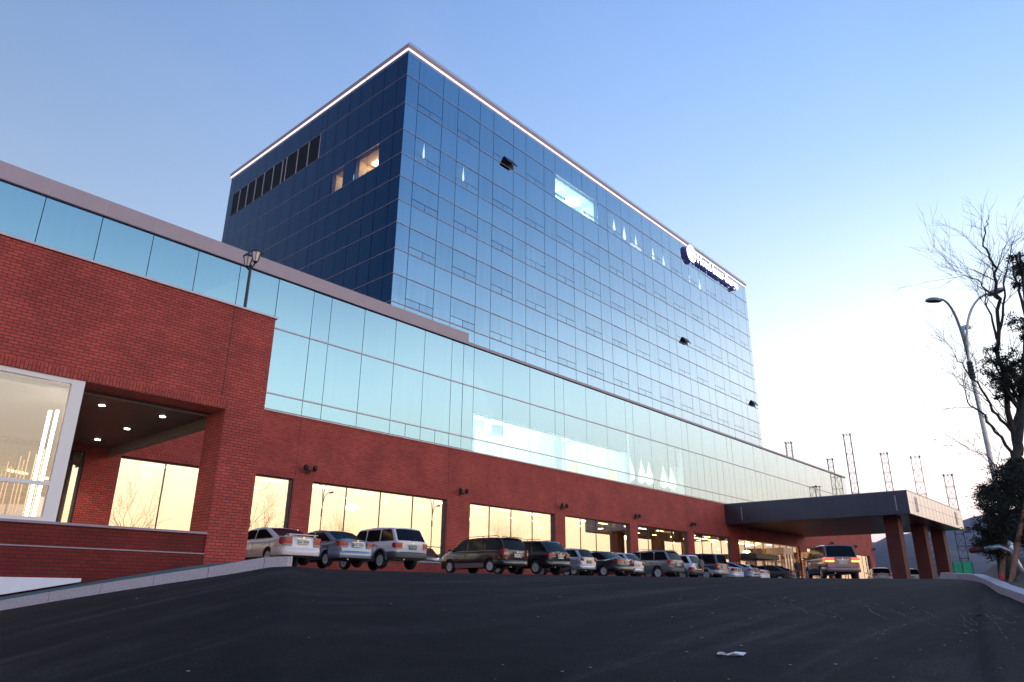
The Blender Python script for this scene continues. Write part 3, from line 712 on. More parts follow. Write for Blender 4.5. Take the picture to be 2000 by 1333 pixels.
for z in TZ[1:-1]:
    w.box(U0 - .03, U1, T - .03, T + .06, z - .016, z + .016); w.box(U0 - .018, U0 + .06, T + .06, V1, z - .012, z + .012)
w.box(U0 - .03, U1 + .02, T - .03, T + .3, 35.21, 35.24)
hpart(w, 'tower_rail', ALU)
w = MB(); w.box(U0 - .14, U1 + .1, T - .14, T + .3, 35.36, 35.72); w.box(U0 - .14, U0 + .3, T + .3, V1 + .1, 35.36, 35.72)
w.box(U0 - .02, U1 + .02, T - .02, T + .3, 35.24, 35.36); w.box(U0 - .02, U0 + .3, T + .3, V1, 35.24, 35.36)
hpart(w, 'roof_parapet', mat('salmon_parapet', (.42, .28, .27), .5))
w = MB()
w.tube([(U0, T + .05, 36.05), (U1, T + .05, 36.05)], .018, 4)
for k in range(48): w.tube([(U0 + .3 + k * 1.12, T + .05, 35.7), (U0 + .3 + k * 1.12, T + .05, 36.05)], .014, 4)
hpart(w, 'roof_handrail', STEEL)
w = MB(); w.box(U0 - .1, 34.75, T - .12, T - .03, 35.28, 35.34); w.box(34.9, U1, T - .12, T - .03, 35.28, 35.34)
w.box(U0 - .12, U0 - .03, T - .02, 36.4, 35.28, 35.34); w.box(U0 - .12, U0 - .03, 36.52, V1, 35.28, 35.34)
hpart(w, 'light_strip', LEDW)
# rooms lit behind tower glass
def room(u0, u1, v0, v1, z0, z1, m_, lm, name):
    w = MB(); t = .05
    w.box(u0, u1, v1, v1 + t, z0, z1, 0); w.box(u0, u1, v0, v1, z1, z1 + t, 0); w.box(u0, u1, v0, v1, z0 - t, z0, 0)
    w.box(u0 - t, u0, v0, v1, z0, z1, 0); w.box(u1, u1 + t, v0, v1, z0, z1, 0)
    hpart(w, name, m_)
room(40.75, 46.8, T + .41, T + 4, 30.97, 33.26, PALEW, None, 'lit_room')
w = MB(); w.box(41.6, 42.8, T + 1.6, T + 1.9, 33.12, 33.2); w.box(44.6, 45.9, T + 1.6, T + 1.9, 33.12, 33.2); w.box(43.0, 43.2, T + 3.0, T + 3.9, 33.1, 33.2); w.box(42.1, 43.0, T + .9, T + 1.2, 31.6, 31.66); w.box(45, 45.8, T + .9, T + 1.2, 31.4, 31.46)
hpart(w, 'ceiling_light', mat('bright_tube', (1, 1, 1), .5, emit=34, ecol=(.8, 1, .9)))
w = MB()
for (y0, y1) in ((34.3, 36.98), (38.34, 39.8)):
    w.box(U0 + 2.8, U0 + 2.85, y0, y1, 27.0, 28.85); w.box(U0 + .41, U0 + 2.8, y0, y1, 28.85, 28.9); w.box(U0 + .41, U0 + 2.8, y0, y1, 26.95, 27.0); w.box(U0 + .41, U0 + 2.8, y1, y1 + .04, 27, 28.85)
hpart(w, 'lit_room', mat('warm_room_paint', (.75, .58, .40), .8))
w = MB(); w.box(U0 + 1.2, U0 + 1.5, 34.5, 36.6, 28.76, 28.82); w.box(U0 + 1.2, U0 + 1.5, 38.6, 39.5, 28.76, 28.82); hpart(w, 'ceiling_light', mat('room_glow', (1, .9, .7), .5, emit=18, ecol=(1, .82, .55)))
# lamp glow on the curtains, put in as flattened emissive teardrops behind a few panes
GLOWM = mat('glow_drop_emission', (1, .93, .8), .5, emit=.75, ecol=(1, .9, .75))
def glow_drop(u, z, h, wd, m_=GLOWM):
    w = MB(); w.lathe([(wd * .3, z), (wd * .8, z + h * .08), (wd, z + h * .22), (wd * .7, z + h * .5), (wd * .3, z + h * .75), (.01, z + h)], (u, T - .01, 0), 12, 0, None); 
    for i, v in enumerate(w.v): w.v[i] = (v[0], T + .115 + (v[1] - T) * .12, v[2])
    hpart(w, 'glow_drop', m_)
for (u, z, h, wd) in ((26.5, 27.6, 1.15, .10), (30.25, 27.6, 1.15, .10), (49.6, 31.55, 1.2, .22), (51.3, 31.3, 1.4, .26), (53.3, 31.25, 1.3, .22), (56.4, 31.1, 1.35, .26), (58.4, 31.2, 1.2, .22), (63.6, 31.1, 1.3, .24), (66.0, 31.1, 1.25, .22)): glow_drop(u, z, h, wd)
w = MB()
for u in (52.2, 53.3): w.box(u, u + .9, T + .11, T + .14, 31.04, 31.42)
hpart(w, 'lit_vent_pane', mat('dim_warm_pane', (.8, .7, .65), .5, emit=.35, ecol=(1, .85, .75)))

# --- drive-through canopy
CU0, CU1, CV0, CZ0, CZ1 = 65.15, 85.1, 15.07, 6.32, 8.15
w = MB(); w.box(CU0, CU1, CV0, D - .003, CZ0, CZ1)
hpart(w, 'entrance_canopy', CANM)
w = MB()
for k in range(1, 12): w.box(CU0 - .006, CU0 + .001, CV0 + k * 1.4 - .012, CV0 + k * 1.4 + .012, CZ0, CZ1 - .02)
for k in range(1, 16): w.box(CU0 + k * 1.3 - .01, CU0 + k * 1.3 + .01, CV0 - .006, CV0 + .001, CZ0, CZ1 - .02)
w.box(CU0 - .005, CU1 + .005, CV0 - .008, CV0, CZ0 + .95, CZ0 + .97)
hpart(w, 'canopy_seam', mat('seam_grey', (.09, .09, .11), .6))
w = MB(); w.box(CU0 - .03, CU1 + .03, CV0 - .03, D - .01, CZ1, CZ1 + .05); hpart(w, 'canopy_coping', mat('canopy_edge', (.3, .32, .38), .4, .5))
w = MB(); w.box(CU0 + .12, CU1 - .12, CV0 + .12, D - .01, CZ0 - .02, CZ0 - .004)
for k in range(1, 26): w.box(CU0 + .14, CU1 - .14, CV0 + .12 + k * .6, CV0 + .15 + k * .6, CZ0 - .026, CZ0 - .02)
hpart(w, 'canopy_soffit', SOFF)
w = MB()
for (v) in (29.3, 16.0): w.box(CU0 - .05, CU0 - .02, v - .03, v + .03, CZ0 + .25, CZ1 - .35)
for (u) in (67.6, 82.3): w.box(u - .28, u - .22, CV0 - .05, CV0 - .02, CZ0 + .3, CZ1 - .3); w.box(u + .22, u + .28, CV0 - .05, CV0 - .02, CZ0 + .3, CZ1 - .3); w.box(u - .22, u + .22, CV0 - .045, CV0 - .02, CZ0 + .3, CZ0 + .35)
hpart(w, 'canopy_bracket', mat('bracket_pink', (.45, .36, .36), .5, .3))
for u in (67.3, 75.9, 83.2):
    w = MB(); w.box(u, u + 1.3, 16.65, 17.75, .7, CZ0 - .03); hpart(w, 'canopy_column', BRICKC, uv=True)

# ------------------------------------------------------------------ rooftop sign
sign = thing('rooftop_sign', 'backlit white hotel sign with round emblem high on the glass tower', 'sign', (64, T - .30, 34.3))
w = MB(); RX = Matrix.Rotation(PI / 2, 4, 'X')
w.lathe([(1.0, -.04), (1.0, .10)], (-.35, 0, .05), 40, 1, RX); 
w.lathe([(.95, .10), (.95, .14)], (-.35, 0, .05), 40, 0, RX)
w.build('emblem', [SIGNL, SIGNB], sign)
w = MB(); pts = [(.45 * math.cos(t) * (1 - t * .09) - .35, -.16, .45 * math.sin(t) * (1 - t * .09) + .1) for t in [k * .3 - 2.6 for k in range(14)]]
w.tube(pts, .045, 6); w.tube([(-.75, -.16, -.28), (-.35, -.16, -.42), (.1, -.16, -.3)], .04, 6); w.build('emblem_mark', mat('emblem_mark_grey', (.3, .3, .4), .5), sign)
for wd, x0, x1 in (('Hotel', 1.05, 4.15), ('Inter-Burgo', 4.6, 10.95)):
    o = text_mesh(wd, 1.5, .07, FACE_V, 'lettering', [SIGNL, SIGNB], sign, bold=.03)
    xs_ = [v.co.x for v in o.data.vertices]; k_ = (x1 - x0) / (max(xs_) - min(xs_)); m0 = min(xs_)
    for v in o.data.vertices: v.co.x = x0 + (v.co.x - m0) * k_
w = MB(); w.box(.9, 10.6, .1, .16, -.55, -.49); w.box(.9, 10.6, .1, .16, .3, .36)
for k in range(9): w.box(-.6 + k * 1.35, -.55 + k * 1.35, .1, .43, -.3, -.25)
w.build('sign_rail', SIGNB, sign)

# ------------------------------------------------------------------ lamps on the brick wall
def wall_lamp():
    t = thing('wall_lamp', '', 'wall lamp', (0, 0, 0))
    w = MB(); w.box(-.09, .09, -.03, 0, -.14, .12); w.build('back_plate', BLACK, t)
    w = MB(); w.tube([(0, -.02, -.05), (0, -.2, -.1), (0, -.32, .0)], .02, 6)
    w.tube([(-.3, -.3, .0), (0, -.32, -.03), (.3, -.3, .0)], .018, 6); w.build('arm', BLACK, t)
    for s in (-1, 1):
        w = MB(); w.lathe([(.04, -.02), (.11, .03), (.13, .17), (.09, .24), (.02, .28)], (s * .26, -.3, .0), 10); w.build('lamp_shade', BLACK, t)
    return t
wl = wall_lamp(); NL = ['second brick pier from the porch', 'third', 'x']
LL = [(19.5, 5.6, 'black twin wall lamp above the white sedan on the brick pier nearest the porch'), (30.06, 5.6, 'black twin wall lamp on the brick pier above the front of the black minivan'),
      (39.85, 5.62, 'black twin wall lamp on the brick pier above the silver hatchback'), (49.2, 5.68, 'black twin wall lamp above the grey estate with roof spoiler'), (58.3, 5.72, 'black twin wall lamp on the last brick pier before the canopy'),
      (93.2, 5.95, 'black twin wall lamp on the red brick beyond the canopy, left of its pair'), (102.0, 6.0, 'black twin wall lamp on the far brick wall, second beyond the canopy'), (109.8, 6.0, 'black wall lamp at the far right corner of the brick wall')]
for i, (u, z, lb) in enumerate(LL):
    o = wl if i == 0 else copy_tree(wl); o.location = (u, D, z); tag(o, lb, 'wall lamp', 'twin lamps along the brick wall')

# lantern post on the porch roof
ln = thing('lantern_post', 'black lamp post with two glass lanterns on the brick porch roof', 'street lamp', (10.62, 21.75, 8.36))
w = MB(); w.lathe([(.12, 0), (.12, .12), (.07, .2), (.055, .3), (.05, 2.2), (.07, 2.25), (.03, 2.35)], (0, 0, 0), 12); w.build('post', BLACK, ln)
w = MB(); w.tube([(0, -.28, 2.32), (0, -.14, 2.2), (0, 0, 2.22), (0, .14, 2.2), (0, .28, 2.32)], .025, 6); w.build('arm', BLACK, ln)
for s in (-1, 1):
    w = MB(); c = (0, s * .28, 2.3)
    w.lathe([(.03, .0), (.08, .06), (.09, .08)], c, 6, 0); w.lathe([(.20, .42), (.16, .47), (.06, .58), (.02, .62), (.025, .68), (.01, .74)], c, 6, 0)
    for k in range(6):
        t = 2 * PI * k / 6; w.tube([(c[0] + .09 * math.cos(t), c[1] + .09 * math.sin(t), c[2] + .08), (c[0] + .17 * math.cos(t), c[1] + .17 * math.sin(t), c[2] + .43)], .012, 4, 0)
    lt = w.build('lantern', BLACK, ln)
    w = MB(); w.lathe([(.08, .085), (.155, .415)], c, 6, 0); w.build('lantern_glass', mat('frosted_glass', (.7, .62, .6), .2, coat=.5), lt)

# ------------------------------------------------------------------ cars
def lerp(a, b, t): return a + (b - a) * t
def interp(T_, x):
    if x <= T_[0][0]: return T_[0][1]
    for (x0, y0), (x1, y1) in zip(T_, T_[1:]):
        if x <= x1: return lerp(y0, y1, (x - x0) / (x1 - x0) if x1 > x0 else 0)
    return T_[-1][1]
CUBE_PLATES = {}
def car(name, label, paint, kind, L_=4.5, W=1.72, H=1.45, wb=2.6, ro=.95, belt=.93, deck=.98, hood=.84, rw=.30, gl=(.55, 1.15, 3.0, 3.75),
        clad=None, plate='w', txt='50 9098', lamp='sedan', spoiler=False, rack=False, spare=False, lit=False, loc=(0, 0, 0), rz=PI / 2, low=.24, nside=2, lampz=None, lower=None, wiper=False):
    t = thing(name, label, kind, loc, rz); hw = W / 2
    xr0, xr1, xw1, xw0 = gl    # rear glass base, rear glass top, windscreen top, windscreen base
    suv = xr0 < .35
    top = ([(0, belt - .02), (.12, belt), (xr0, belt), (xw0 - .1, belt + .01)] if suv else [(0, deck - .10), (.06, deck - .02), (.16, deck), (xr0, deck + .015), (xr0 + .3, belt + .01), (xw0 - .2, belt)]) + [(xw0 + .05, belt - .0), (lerp(xw0, L_, .45), hood), (L_ - .35, hood - .07), (L_ - .1, hood - .17), (L_, hood - .30)]
    plan = [(0, .86), (.05, .93), (.16, .97), (.45, .995), (L_ * .35, 1), (L_ * .65, 1), (L_ - .7, .965), (L_ - .3, .89), (L_ - .08, .74), (L_, .55)]
    bot = [(0, low + .14), (.25, low + .04), (.7, low), (L_ - .7, low), (L_ - .2, low + .05), (L_, low + .12)]
    xs = [0, .03, .09, .18, .35, .6, .9, 1.2] + [1.2 + (L_ - 2.2) * k / 8 for k in range(1, 9)] + [L_ - .8, L_ - .6, L_ - .4, L_ - .22, L_ - .1, L_ - .03, L_]
    rows = []
    for x in xs:
        zt = interp(top, x); zb_ = interp(bot, x); w_ = hw * interp(plan, x); zm = zb_ + (zt - zb_) * .5; xo = 0
        half = [(w_ * .0, zb_), (w_ * .80, zb_), (w_ * .94, zb_ + .05), (w_ * .985, zb_ + .16), (w_, zm), (w_ * .985, zt - .14), (w_ * .955, zt - .045), (w_ * .90, zt - .008), (w_ * .5, zt + .018), (0, zt + .024)]
        ring = [(x, y, z) for y, z in half] + [(x, -y, z) for y, z in reversed(half[1:-1])]
        rows.append(ring)
    b = MB(); b.grid(rows, closed=True); b.face(rows[0]); b.face(list(reversed(rows[-1])))
    body = b.build('body', [paint, BLACK], t, smooth=38)
    # wheel arches
    cut = MB()
    for ax in (ro, ro + wb):
        for s in (-1, 1):
            Mx = Matrix.Rotation(PI / 2, 4, 'X'); cut.lathe([(rw + .055, -.16), (rw + .055, .16)], (ax, s * (hw - .06), rw), 20, 1, Mx)
    co = cut.build('arch_cutter', [paint, BLACK], None, smooth=30); co.matrix_world = Matrix.Identity(4)
    t.location = (0, 0, 0); t.rotation_euler = (0, 0, 0); bpy.context.view_layer.update()
    md = body.modifiers.new('b', 'BOOLEAN'); md.operation = 'DIFFERENCE'; md.object = co; md.solver = 'EXACT'
    bpy.context.view_layer.update()
    me = bpy.data.meshes.new_from_object(body.evaluated_get(bpy.context.evaluated_depsgraph_get()))
    body.modifiers.clear(); body.data = me; bpy.data.objects.remove(co)
    if hasattr(me, 'set_sharp_from_angle'): me.set_sharp_from_angle(angle=R(38))
    t.location = loc; t.rotation_euler = (0, 0, rz)
    # greenhouse
    wbt = hw * .915; wrf = hw * (.76 if not suv else .80); zb0 = belt - .03
    prof = [(xr0, zb0 + (0 if suv else deck - belt)), (xr1, H - .06), (lerp(xr1, xw1, .35), H - .005), (lerp(xr1, xw1, .6), H), (xw1, H - .05), (xw0, zb0)]
    gx = []
    for (x0, _), (x1, _) in zip(prof, prof[1:]):
        for k in range(4): gx.append(lerp(x0, x1, k / 4))
    gx.append(xw0)
    def ysd(z): return lerp(wbt, wrf, min(max((z - zb0) / (H - zb0), 0), 1))
    rows = []
    for x in gx:
        zt = interp(prof, x); h_ = max(zt - zb0, .002); yt = ysd(zt); c_ = min(.05, h_ * .5)
        e = 1 - .04 * max(0, 1 - min(x - xr0, xw0 - x) / .4)
        half = [(wbt * e, zb0), (lerp(wbt, yt, .5) * e, zb0 + h_ * .5), (yt * e, zt - c_), ((yt - c_ * 1.1) * e, zt - .004), (yt * .5 * e, zt + .022), (0, zt + .03)]
        rows.append([(x, y, z) for y, z in half] + [(x, -y, z) for y, z in reversed(half[:-1])])
    b = MB(); b.grid(rows); b.build('roof', paint, t, smooth=40)
    # glass: rear, front
    def endglass(x0, z0, x1, z1, f0, f1, sg, nm):
        b = MB(); g_ = []
        dx, dz = x1 - x0, z1 - z0; n = Vector((-dz * sg, 0, dx * sg)); n.normalize()
        if n.z < 0 and abs(n.z) > .02: n = -n
        for k in range(5):
            f = lerp(f0, f1, k / 4); x = lerp(x0, x1, f); z = lerp(z0, z1, f); hw_ = ysd(z) - .075; row = []
            for q in range(7):
                s_ = -1 + 2 * q / 6; zz = z + .030 * (1 - s_ * s_) * min(f * 2, 1)
                row.append(Vector((x, s_ * hw_, zz)) + n * (.010 + .004 * (1 - s_ * s_)))
            g_.append(row)
        b.grid(g_); return b.build(nm, G_CAR, t, smooth=60)
    endglass(prof[0][0], prof[0][1], prof[1][0], prof[1][1], .10, .90, 1, 'rear_window')
    endglass(xw0, zb0, xw1, H - .05, .10, .94, -1, 'windscreen')
    # side windows
    zlo = belt + .035; zhi = H - .105
    def xrear(z): return lerp(prof[0][0], prof[1][0], (z - prof[0][1]) / (prof[1][1] - prof[0][1]))
    def xfront(z): return lerp(xw0, xw1, (z - zb0) / (H - .05 - zb0))
    A_, B_ = xrear(zlo) + (.16 if suv else .34), xfront(zlo) - .14; A2, B2 = xrear(zhi) + (.14 if suv else .22), xfront(zhi) - .10
    cuts = [i / nside for i in range(nside + 1)]
    for i in range(nside):
        c0 = lerp(A_, B_, cuts[i]) + (.035 if i else 0); c1 = lerp(A_, B_, cuts[i + 1]) - (.035 if i < nside - 1 else 0)
        d0 = (A2 if i == 0 else c0); d1 = (B2 if i == nside - 1 else c1)
        if i: d0 = c0
        for s in (-1, 1):
            P_ = [(c0, zlo), (c1, zlo), (lerp(c1, d1, .9), lerp(zlo, zhi, .9)), (d1 - .04, zhi), (d0 + .05, zhi), (lerp(c0, d0, .85), lerp(zlo, zhi, .82))]
            b = MB(); b.face([(x, s * (ysd(z) + .008), z) for x, z in (P_ if s < 0 else reversed(P_))]); b.build('side_window', G_CAR, t)
    # bumpers
    def bumper(nm, x_, front, z0, z1, m_, out=.05):
        b = MB(); path = []
        pl_ = [(.75, 1.0), (.35, 1.0), (.12, .975), (.02, .90), (-.03, .72), (-.045, .35), (-.05, 0)]
        half = [((L_ - a_) if front else a_, hw * f_ * (1.008 if f_ > .95 else 1)) for a_, f_ in pl_]
        if front: half = [((L_ - (a_ + .03)), hw * f_ * (.97 - .10 * (1 - a_))) for a_, f_ in [(.75, 1.0), (.35, .97), (.12, .86), (.02, .72), (-.03, .55), (-.045, .3), (-.05, 0)]]
        pts = half + [(x, -y) for x, y in reversed(half[:-1])]
        rows = []
        zm = (z0 + z1) / 2
        for (x, y) in pts:
            cx = x + (.0 if not front else 0)
            dirx = (-1 if not front else 1) * (1 if abs(y) < hw * .93 else .15); oy = (1 if y > 0 else -1) * (.3 if abs(y) > hw * .9 else 0)
            rows.append([(cx - dirx * .10, y - oy * .08, z0), (cx, y, z0 + .03), (cx + dirx * .022, y + oy * .02, zm), (cx, y, z1 - .03), (cx - dirx * .05, y - oy * .03, z1), (cx - dirx * .12, y - oy * .1, z1 - .01)])
        b.grid(rows); return b.build(nm, m_, t, smooth=50)
    bm_ = clad or paint
    bz0, bz1 = (low + .06, low + .36) if not suv else (low + .08, low + .36)
    bumper('rear_bumper', 0, False, bz0, bz1, bm_); bumper('front_bumper', 0, True, low, bz1 - .02, bm_)
    if clad and lower is None:
        b = MB()
        for s in (-1, 1): b.box(ro + rw + .12, ro + wb - rw - .12, s * hw - .02 if s > 0 else -hw - .006, s * hw + .006 if s > 0 else -hw + .02, low, low + .22)
        for ax in (ro, ro + wb):
            for s in (-1, 1):
                arc = [(ax + (rw + .10) * math.cos(t_), s * (hw + .004), rw + (rw + .10) * math.sin(t_)) for t_ in [PI * k / 10 for k in range(11)]]
                b.tube(arc, .05, 6)
        b.build('lower_cladding', clad, t, smooth=50)
    if lower is not None:
        b = MB()
        for s in (-1, 1): b.box(ro + rw + .1, ro + wb - rw - .1, s * hw - .02 if s > 0 else -hw - .012, s * hw + .012 if s > 0 else -hw + .02, low + .02, low + .24)
        b.build('lower_trim', lower, t)
    # tail lamps
    z0, z1 = lampz or ((deck - .36, deck - .08) if not suv else (belt - .42, belt - .02))
    lm = 'tail_lamp'; RL = mat('lit_red_lens', (1, .05, .03), .3, emit=5, ecol=(1, .03, .02)) if lit else REDL
    YL = mat('lit_brake_core', (1, .5, .1), .3, emit=11, ecol=(1, .30, .04)) if lit else CLRL
    yw = {'sedan': .30, 'suv': .24, 'tall': .14, 'round': .15, 'wide': .36}[lamp]
    for s in (-1, 1):
        b = MB(); h_ = z1 - z0
        xf = lambda y: .012 + .09 * max(0, (abs(y) / hw - .86) / .14) ** 1.5
        ys = [hw * .98, hw * .955, hw * .92, hw * .86, hw * .8, hw * .9 - yw]
        def colx(y, k): return -.032 + .12 * max(0, (y / hw - .80) / .2) ** 1.6
        if lamp == 'round':
            cz = (z0 + z1) / 2; Mx = Matrix.Rotation(PI / 2, 4, 'Y'); b.lathe([(.02, -.05), (h_ * .52, -.02), (h_ * .52, .08)], (-.01, s * hw * .80, cz), 14, 0, Mx); b.lathe([(.01, -.075), (h_ * .22, -.055)], (-.01, s * hw * .80, cz), 10, 1, Mx)
        else:
            segs = []
            for y in ys: segs.append([(colx(y, 0), s * y, z0 + .03 * (y > hw * .95)), (colx(y, 0) - .006, s * y, lerp(z0, z1, .26)), (colx(y, 0) - .006, s * y, lerp(z0, z1, .62)), (colx(y, 0), s * y, z1)])
            side = [(.26, s * (hw + .004), z0 + h_ * .35), (.26, s * (hw + .004), z0 + h_ * .45), (.26, s * (hw + .004), z0 + h_ * .6), (.24, s * (hw + .002), z1 - .01)]
            back = [(.02, s * ys[-1], z0), (.02, s * ys[-1], lerp(z0, z1, .4)), (.02, s * ys[-1], lerp(z0, z1, .6)), (.02, s * ys[-1], z1)]
            allr = [side] + segs + [back]
            n0 = len(b.v)
            for i in range(len(allr) - 1):
                for j in range(3):
                    b.face([allr[i][j], allr[i + 1][j], allr[i + 1][j + 1], allr[i][j + 1]], (1 if j == (0 if lamp != 'tall' else 1) and i >= 2 else 0))
            for row_a in (0,): pass
            tp = [r_[3] for r_ in allr]; b.face(tp); b.face([r_[0] for r_ in reversed(allr)])
        b.build(lm, [RL, YL], t)
    for s in (-1, 1):   # head lamps
        b = MB(); b.box(L_ - .42, L_ - .10, s * hw * .80 - .10, s * hw * .80 + .07, hood - .32, hood - .17); b.build('headlight', CLRL, t)
    # plate
    pz = {'sedan': deck - .20, 'wide': deck - .22}.get(lamp, belt - .22) if not suv else belt - .24
    b = MB(); b.box(-.05, .02, -.21, .21, pz - .075, pz + .075); pl_ = b.build('number_plate', PLATE_W if plate == 'w' else PLATE_G, t)
    Mt = Matrix(((0, 0, -1, -.054), (-1, 0, 0, 0), (0, 1, 0, pz), (0, 0, 0, 1)))
    text_mesh(txt, .12, .002, Mt, 'plate_text', [BLACK if plate == 'w' else PLATE_W], pl_)
    if not suv or lamp != 'tall':
        b = MB(); b.box(-.046, .0, -.30, .30, pz + .105, pz + .120); b.build('trunk_trim', CHROME if lamp in ('sedan', 'wide') else paint, t)
    else:
        b = MB(); b.tube([(-.05, -.26, pz - .1), (-.06, -.26, pz + .11), (-.06, .26, pz + .11), (-.05, .26, pz - .1)], .018, 6); b.build('plate_surround', CHROME, t)
    b = MB(); b.lathe([(.03, 0), (.03, .012)], (-.03, 0, pz + .17), 12, 0, Matrix.Rotation(-PI / 2, 4, 'Y')); b.build('badge', CHROME, t)
    # handles, mirrors, door lines
    b = MB()
    for x in ((lerp(A_, B_, .14), lerp(A_, B_, .60)) if nside < 3 else (lerp(A_, B_, .40), lerp(A_, B_, .72))):
        for s in (-1, 1): b.box(x, x + .16, s * hw * .985 - .02, s * hw * .985 + .03, belt - .13, belt - .10)
    b.build('door_handle', paint if not clad else DKPL, t)
    for s in (-1, 1):
        b = MB(); b.lathe([(.02, -.06), (.09, -.04), (.10, .03), (.04, .07)], (xw0 - .32, s * (hw + .10), belt + .09), 8, 0, Matrix.Scale(.8, 4)); b.box(xw0 - .34, xw0 - .28, min(s * hw * .9, s * (hw + .08)), max(s * hw * .9, s * (hw + .08)), belt + .04, belt + .08); b.build('wing_mirror', paint, t)
    b = MB()
    for x in ((lerp(A_, B_, .50), lerp(A_, B_, .02)) if nside < 3 else (lerp(A_, B_, .36), lerp(A_, B_, .68))):
        for s in (-1, 1): b.box(x - .006, x + .006, s * hw - .004 if s > 0 else -hw - .003, s * hw + .003 if s > 0 else -hw + .004, low + .2, belt - .1)
    b.build('door_seam', BLACK, t)
    # wheels
    for ax in (ro, ro + wb):
        for s in (-1, 1):
            Mx = Matrix.Rotation(-s * PI / 2, 4, 'X'); c = (ax, s * (hw - .115), rw)
            b = MB(); b.lathe([(rw * .62, -.10), (rw * .93, -.10), (rw, -.06), (rw, .06), (rw * .93, .10), (rw * .66, .10), (rw * .64, .03)], c, 22, 0, Mx); wh = b.build('wheel', RUBBER, t, smooth=40)
            b = MB(); b.lathe([(rw * .64, .06), (rw * .64, .095), (rw * .58, .085), (rw * .56, .05)], c, 22, 0, Mx); b.lathe([(rw * .16, .05), (rw * .13, .10), (rw * .05, .105)], c, 10, 0, Mx)
            for k in range(5):
                a_ = 2 * PI * k / 5 + .3; Ms = Matrix.Translation(c) @ Mx @ Matrix.Rotation(a_, 4, 'Z'); b.box(rw * .1, rw * .6, -rw * .09, rw * .09, .06, .088, M=Ms)
            b.build('rim', RIM, wh)
    if spoiler:
        b = MB(); z = H + .0 if suv else deck + .085; x0 = (xr1 - .16 if suv else -.02)
        b.box(x0, x0 + .2, -hw * .72, hw * .72, z - .022, z)
        if not suv:
            for s in (-1, 1): b.box(x0 + .06, x0 + .14, s * hw * .62 - .03, s * hw * .62 + .03, deck - .0, z - .035)
        b.build('spoiler', paint, t)
    if rack:
        b = MB()
        for s in (-1, 1):
            y = s * wrf * .88; b.tube([(xr1 + .25, y, H + .0), (xr1 + .38, y, H + .065), (xw1 - .35, y, H + .065), (xw1 - .15, y, H - .02)], .017, 6); b.tube([(lerp(xr1, xw1, .5), y, H), (lerp(xr1, xw1, .5), y, H + .06)], .016, 6)
        b.build('roof_rail', GRPL, t)
    if wiper:
        b = MB(); zc = lerp(prof[0][1], prof[1][1], .12); b.tube([(xr0 + .0, .02, zc - .02), (lerp(xr0, xr1, .35) - .035, -.30, lerp(prof[0][1], prof[1][1], .3))], .011, 5); b.build('rear_wiper', BLACK, t)
    if spare:
        Mx = Matrix.Rotation(PI / 2, 4, 'Y'); b = MB(); b.lathe([(.05, -.17), (.27, -.16), (.31, -.11), (.31, .02)], (-.06, -.22, belt - .02), 22, 0, Mx); b.build('spare_wheel_cover', clad or paint, t, smooth=40)
    b = MB(); b.tube([(.4, hw * .5, low + .03), (-.02, hw * .5, low + .03)], .03, 8); b.build('exhaust_pipe', STEEL, t)
    if lit:
        pass
    return t
def paint(n, c, metal=0., rough=.3): return mat(n, c, rough, metal, nscale=6, namt=.03, coat=1)
P_WH = paint('white_car_paint', (.74, .70, .74)); P_SB = paint('silver_blue_paint', (.20, .25, .34), .5); P_BK = paint('black_car_paint', (.008, .008, .011)); P_SI = paint('silver_car_paint', (.42, .42, .50), .55)
P_NV = paint('navy_car_paint', (.012, .014, .035)); P_GR = paint('grey_car_paint', (.18, .18, .21), .5); P_WG = paint('pearl_paint', (.6, .62, .72), .2); P_PM = paint('plum_grey_paint', (.17, .11, .13), .35)
def at(ur, v, W, z=None): u = ur - W / 2; return (u, v, LOT - .0 if z is None else z)
CG = 'cars parked nose-in along the brick wall'
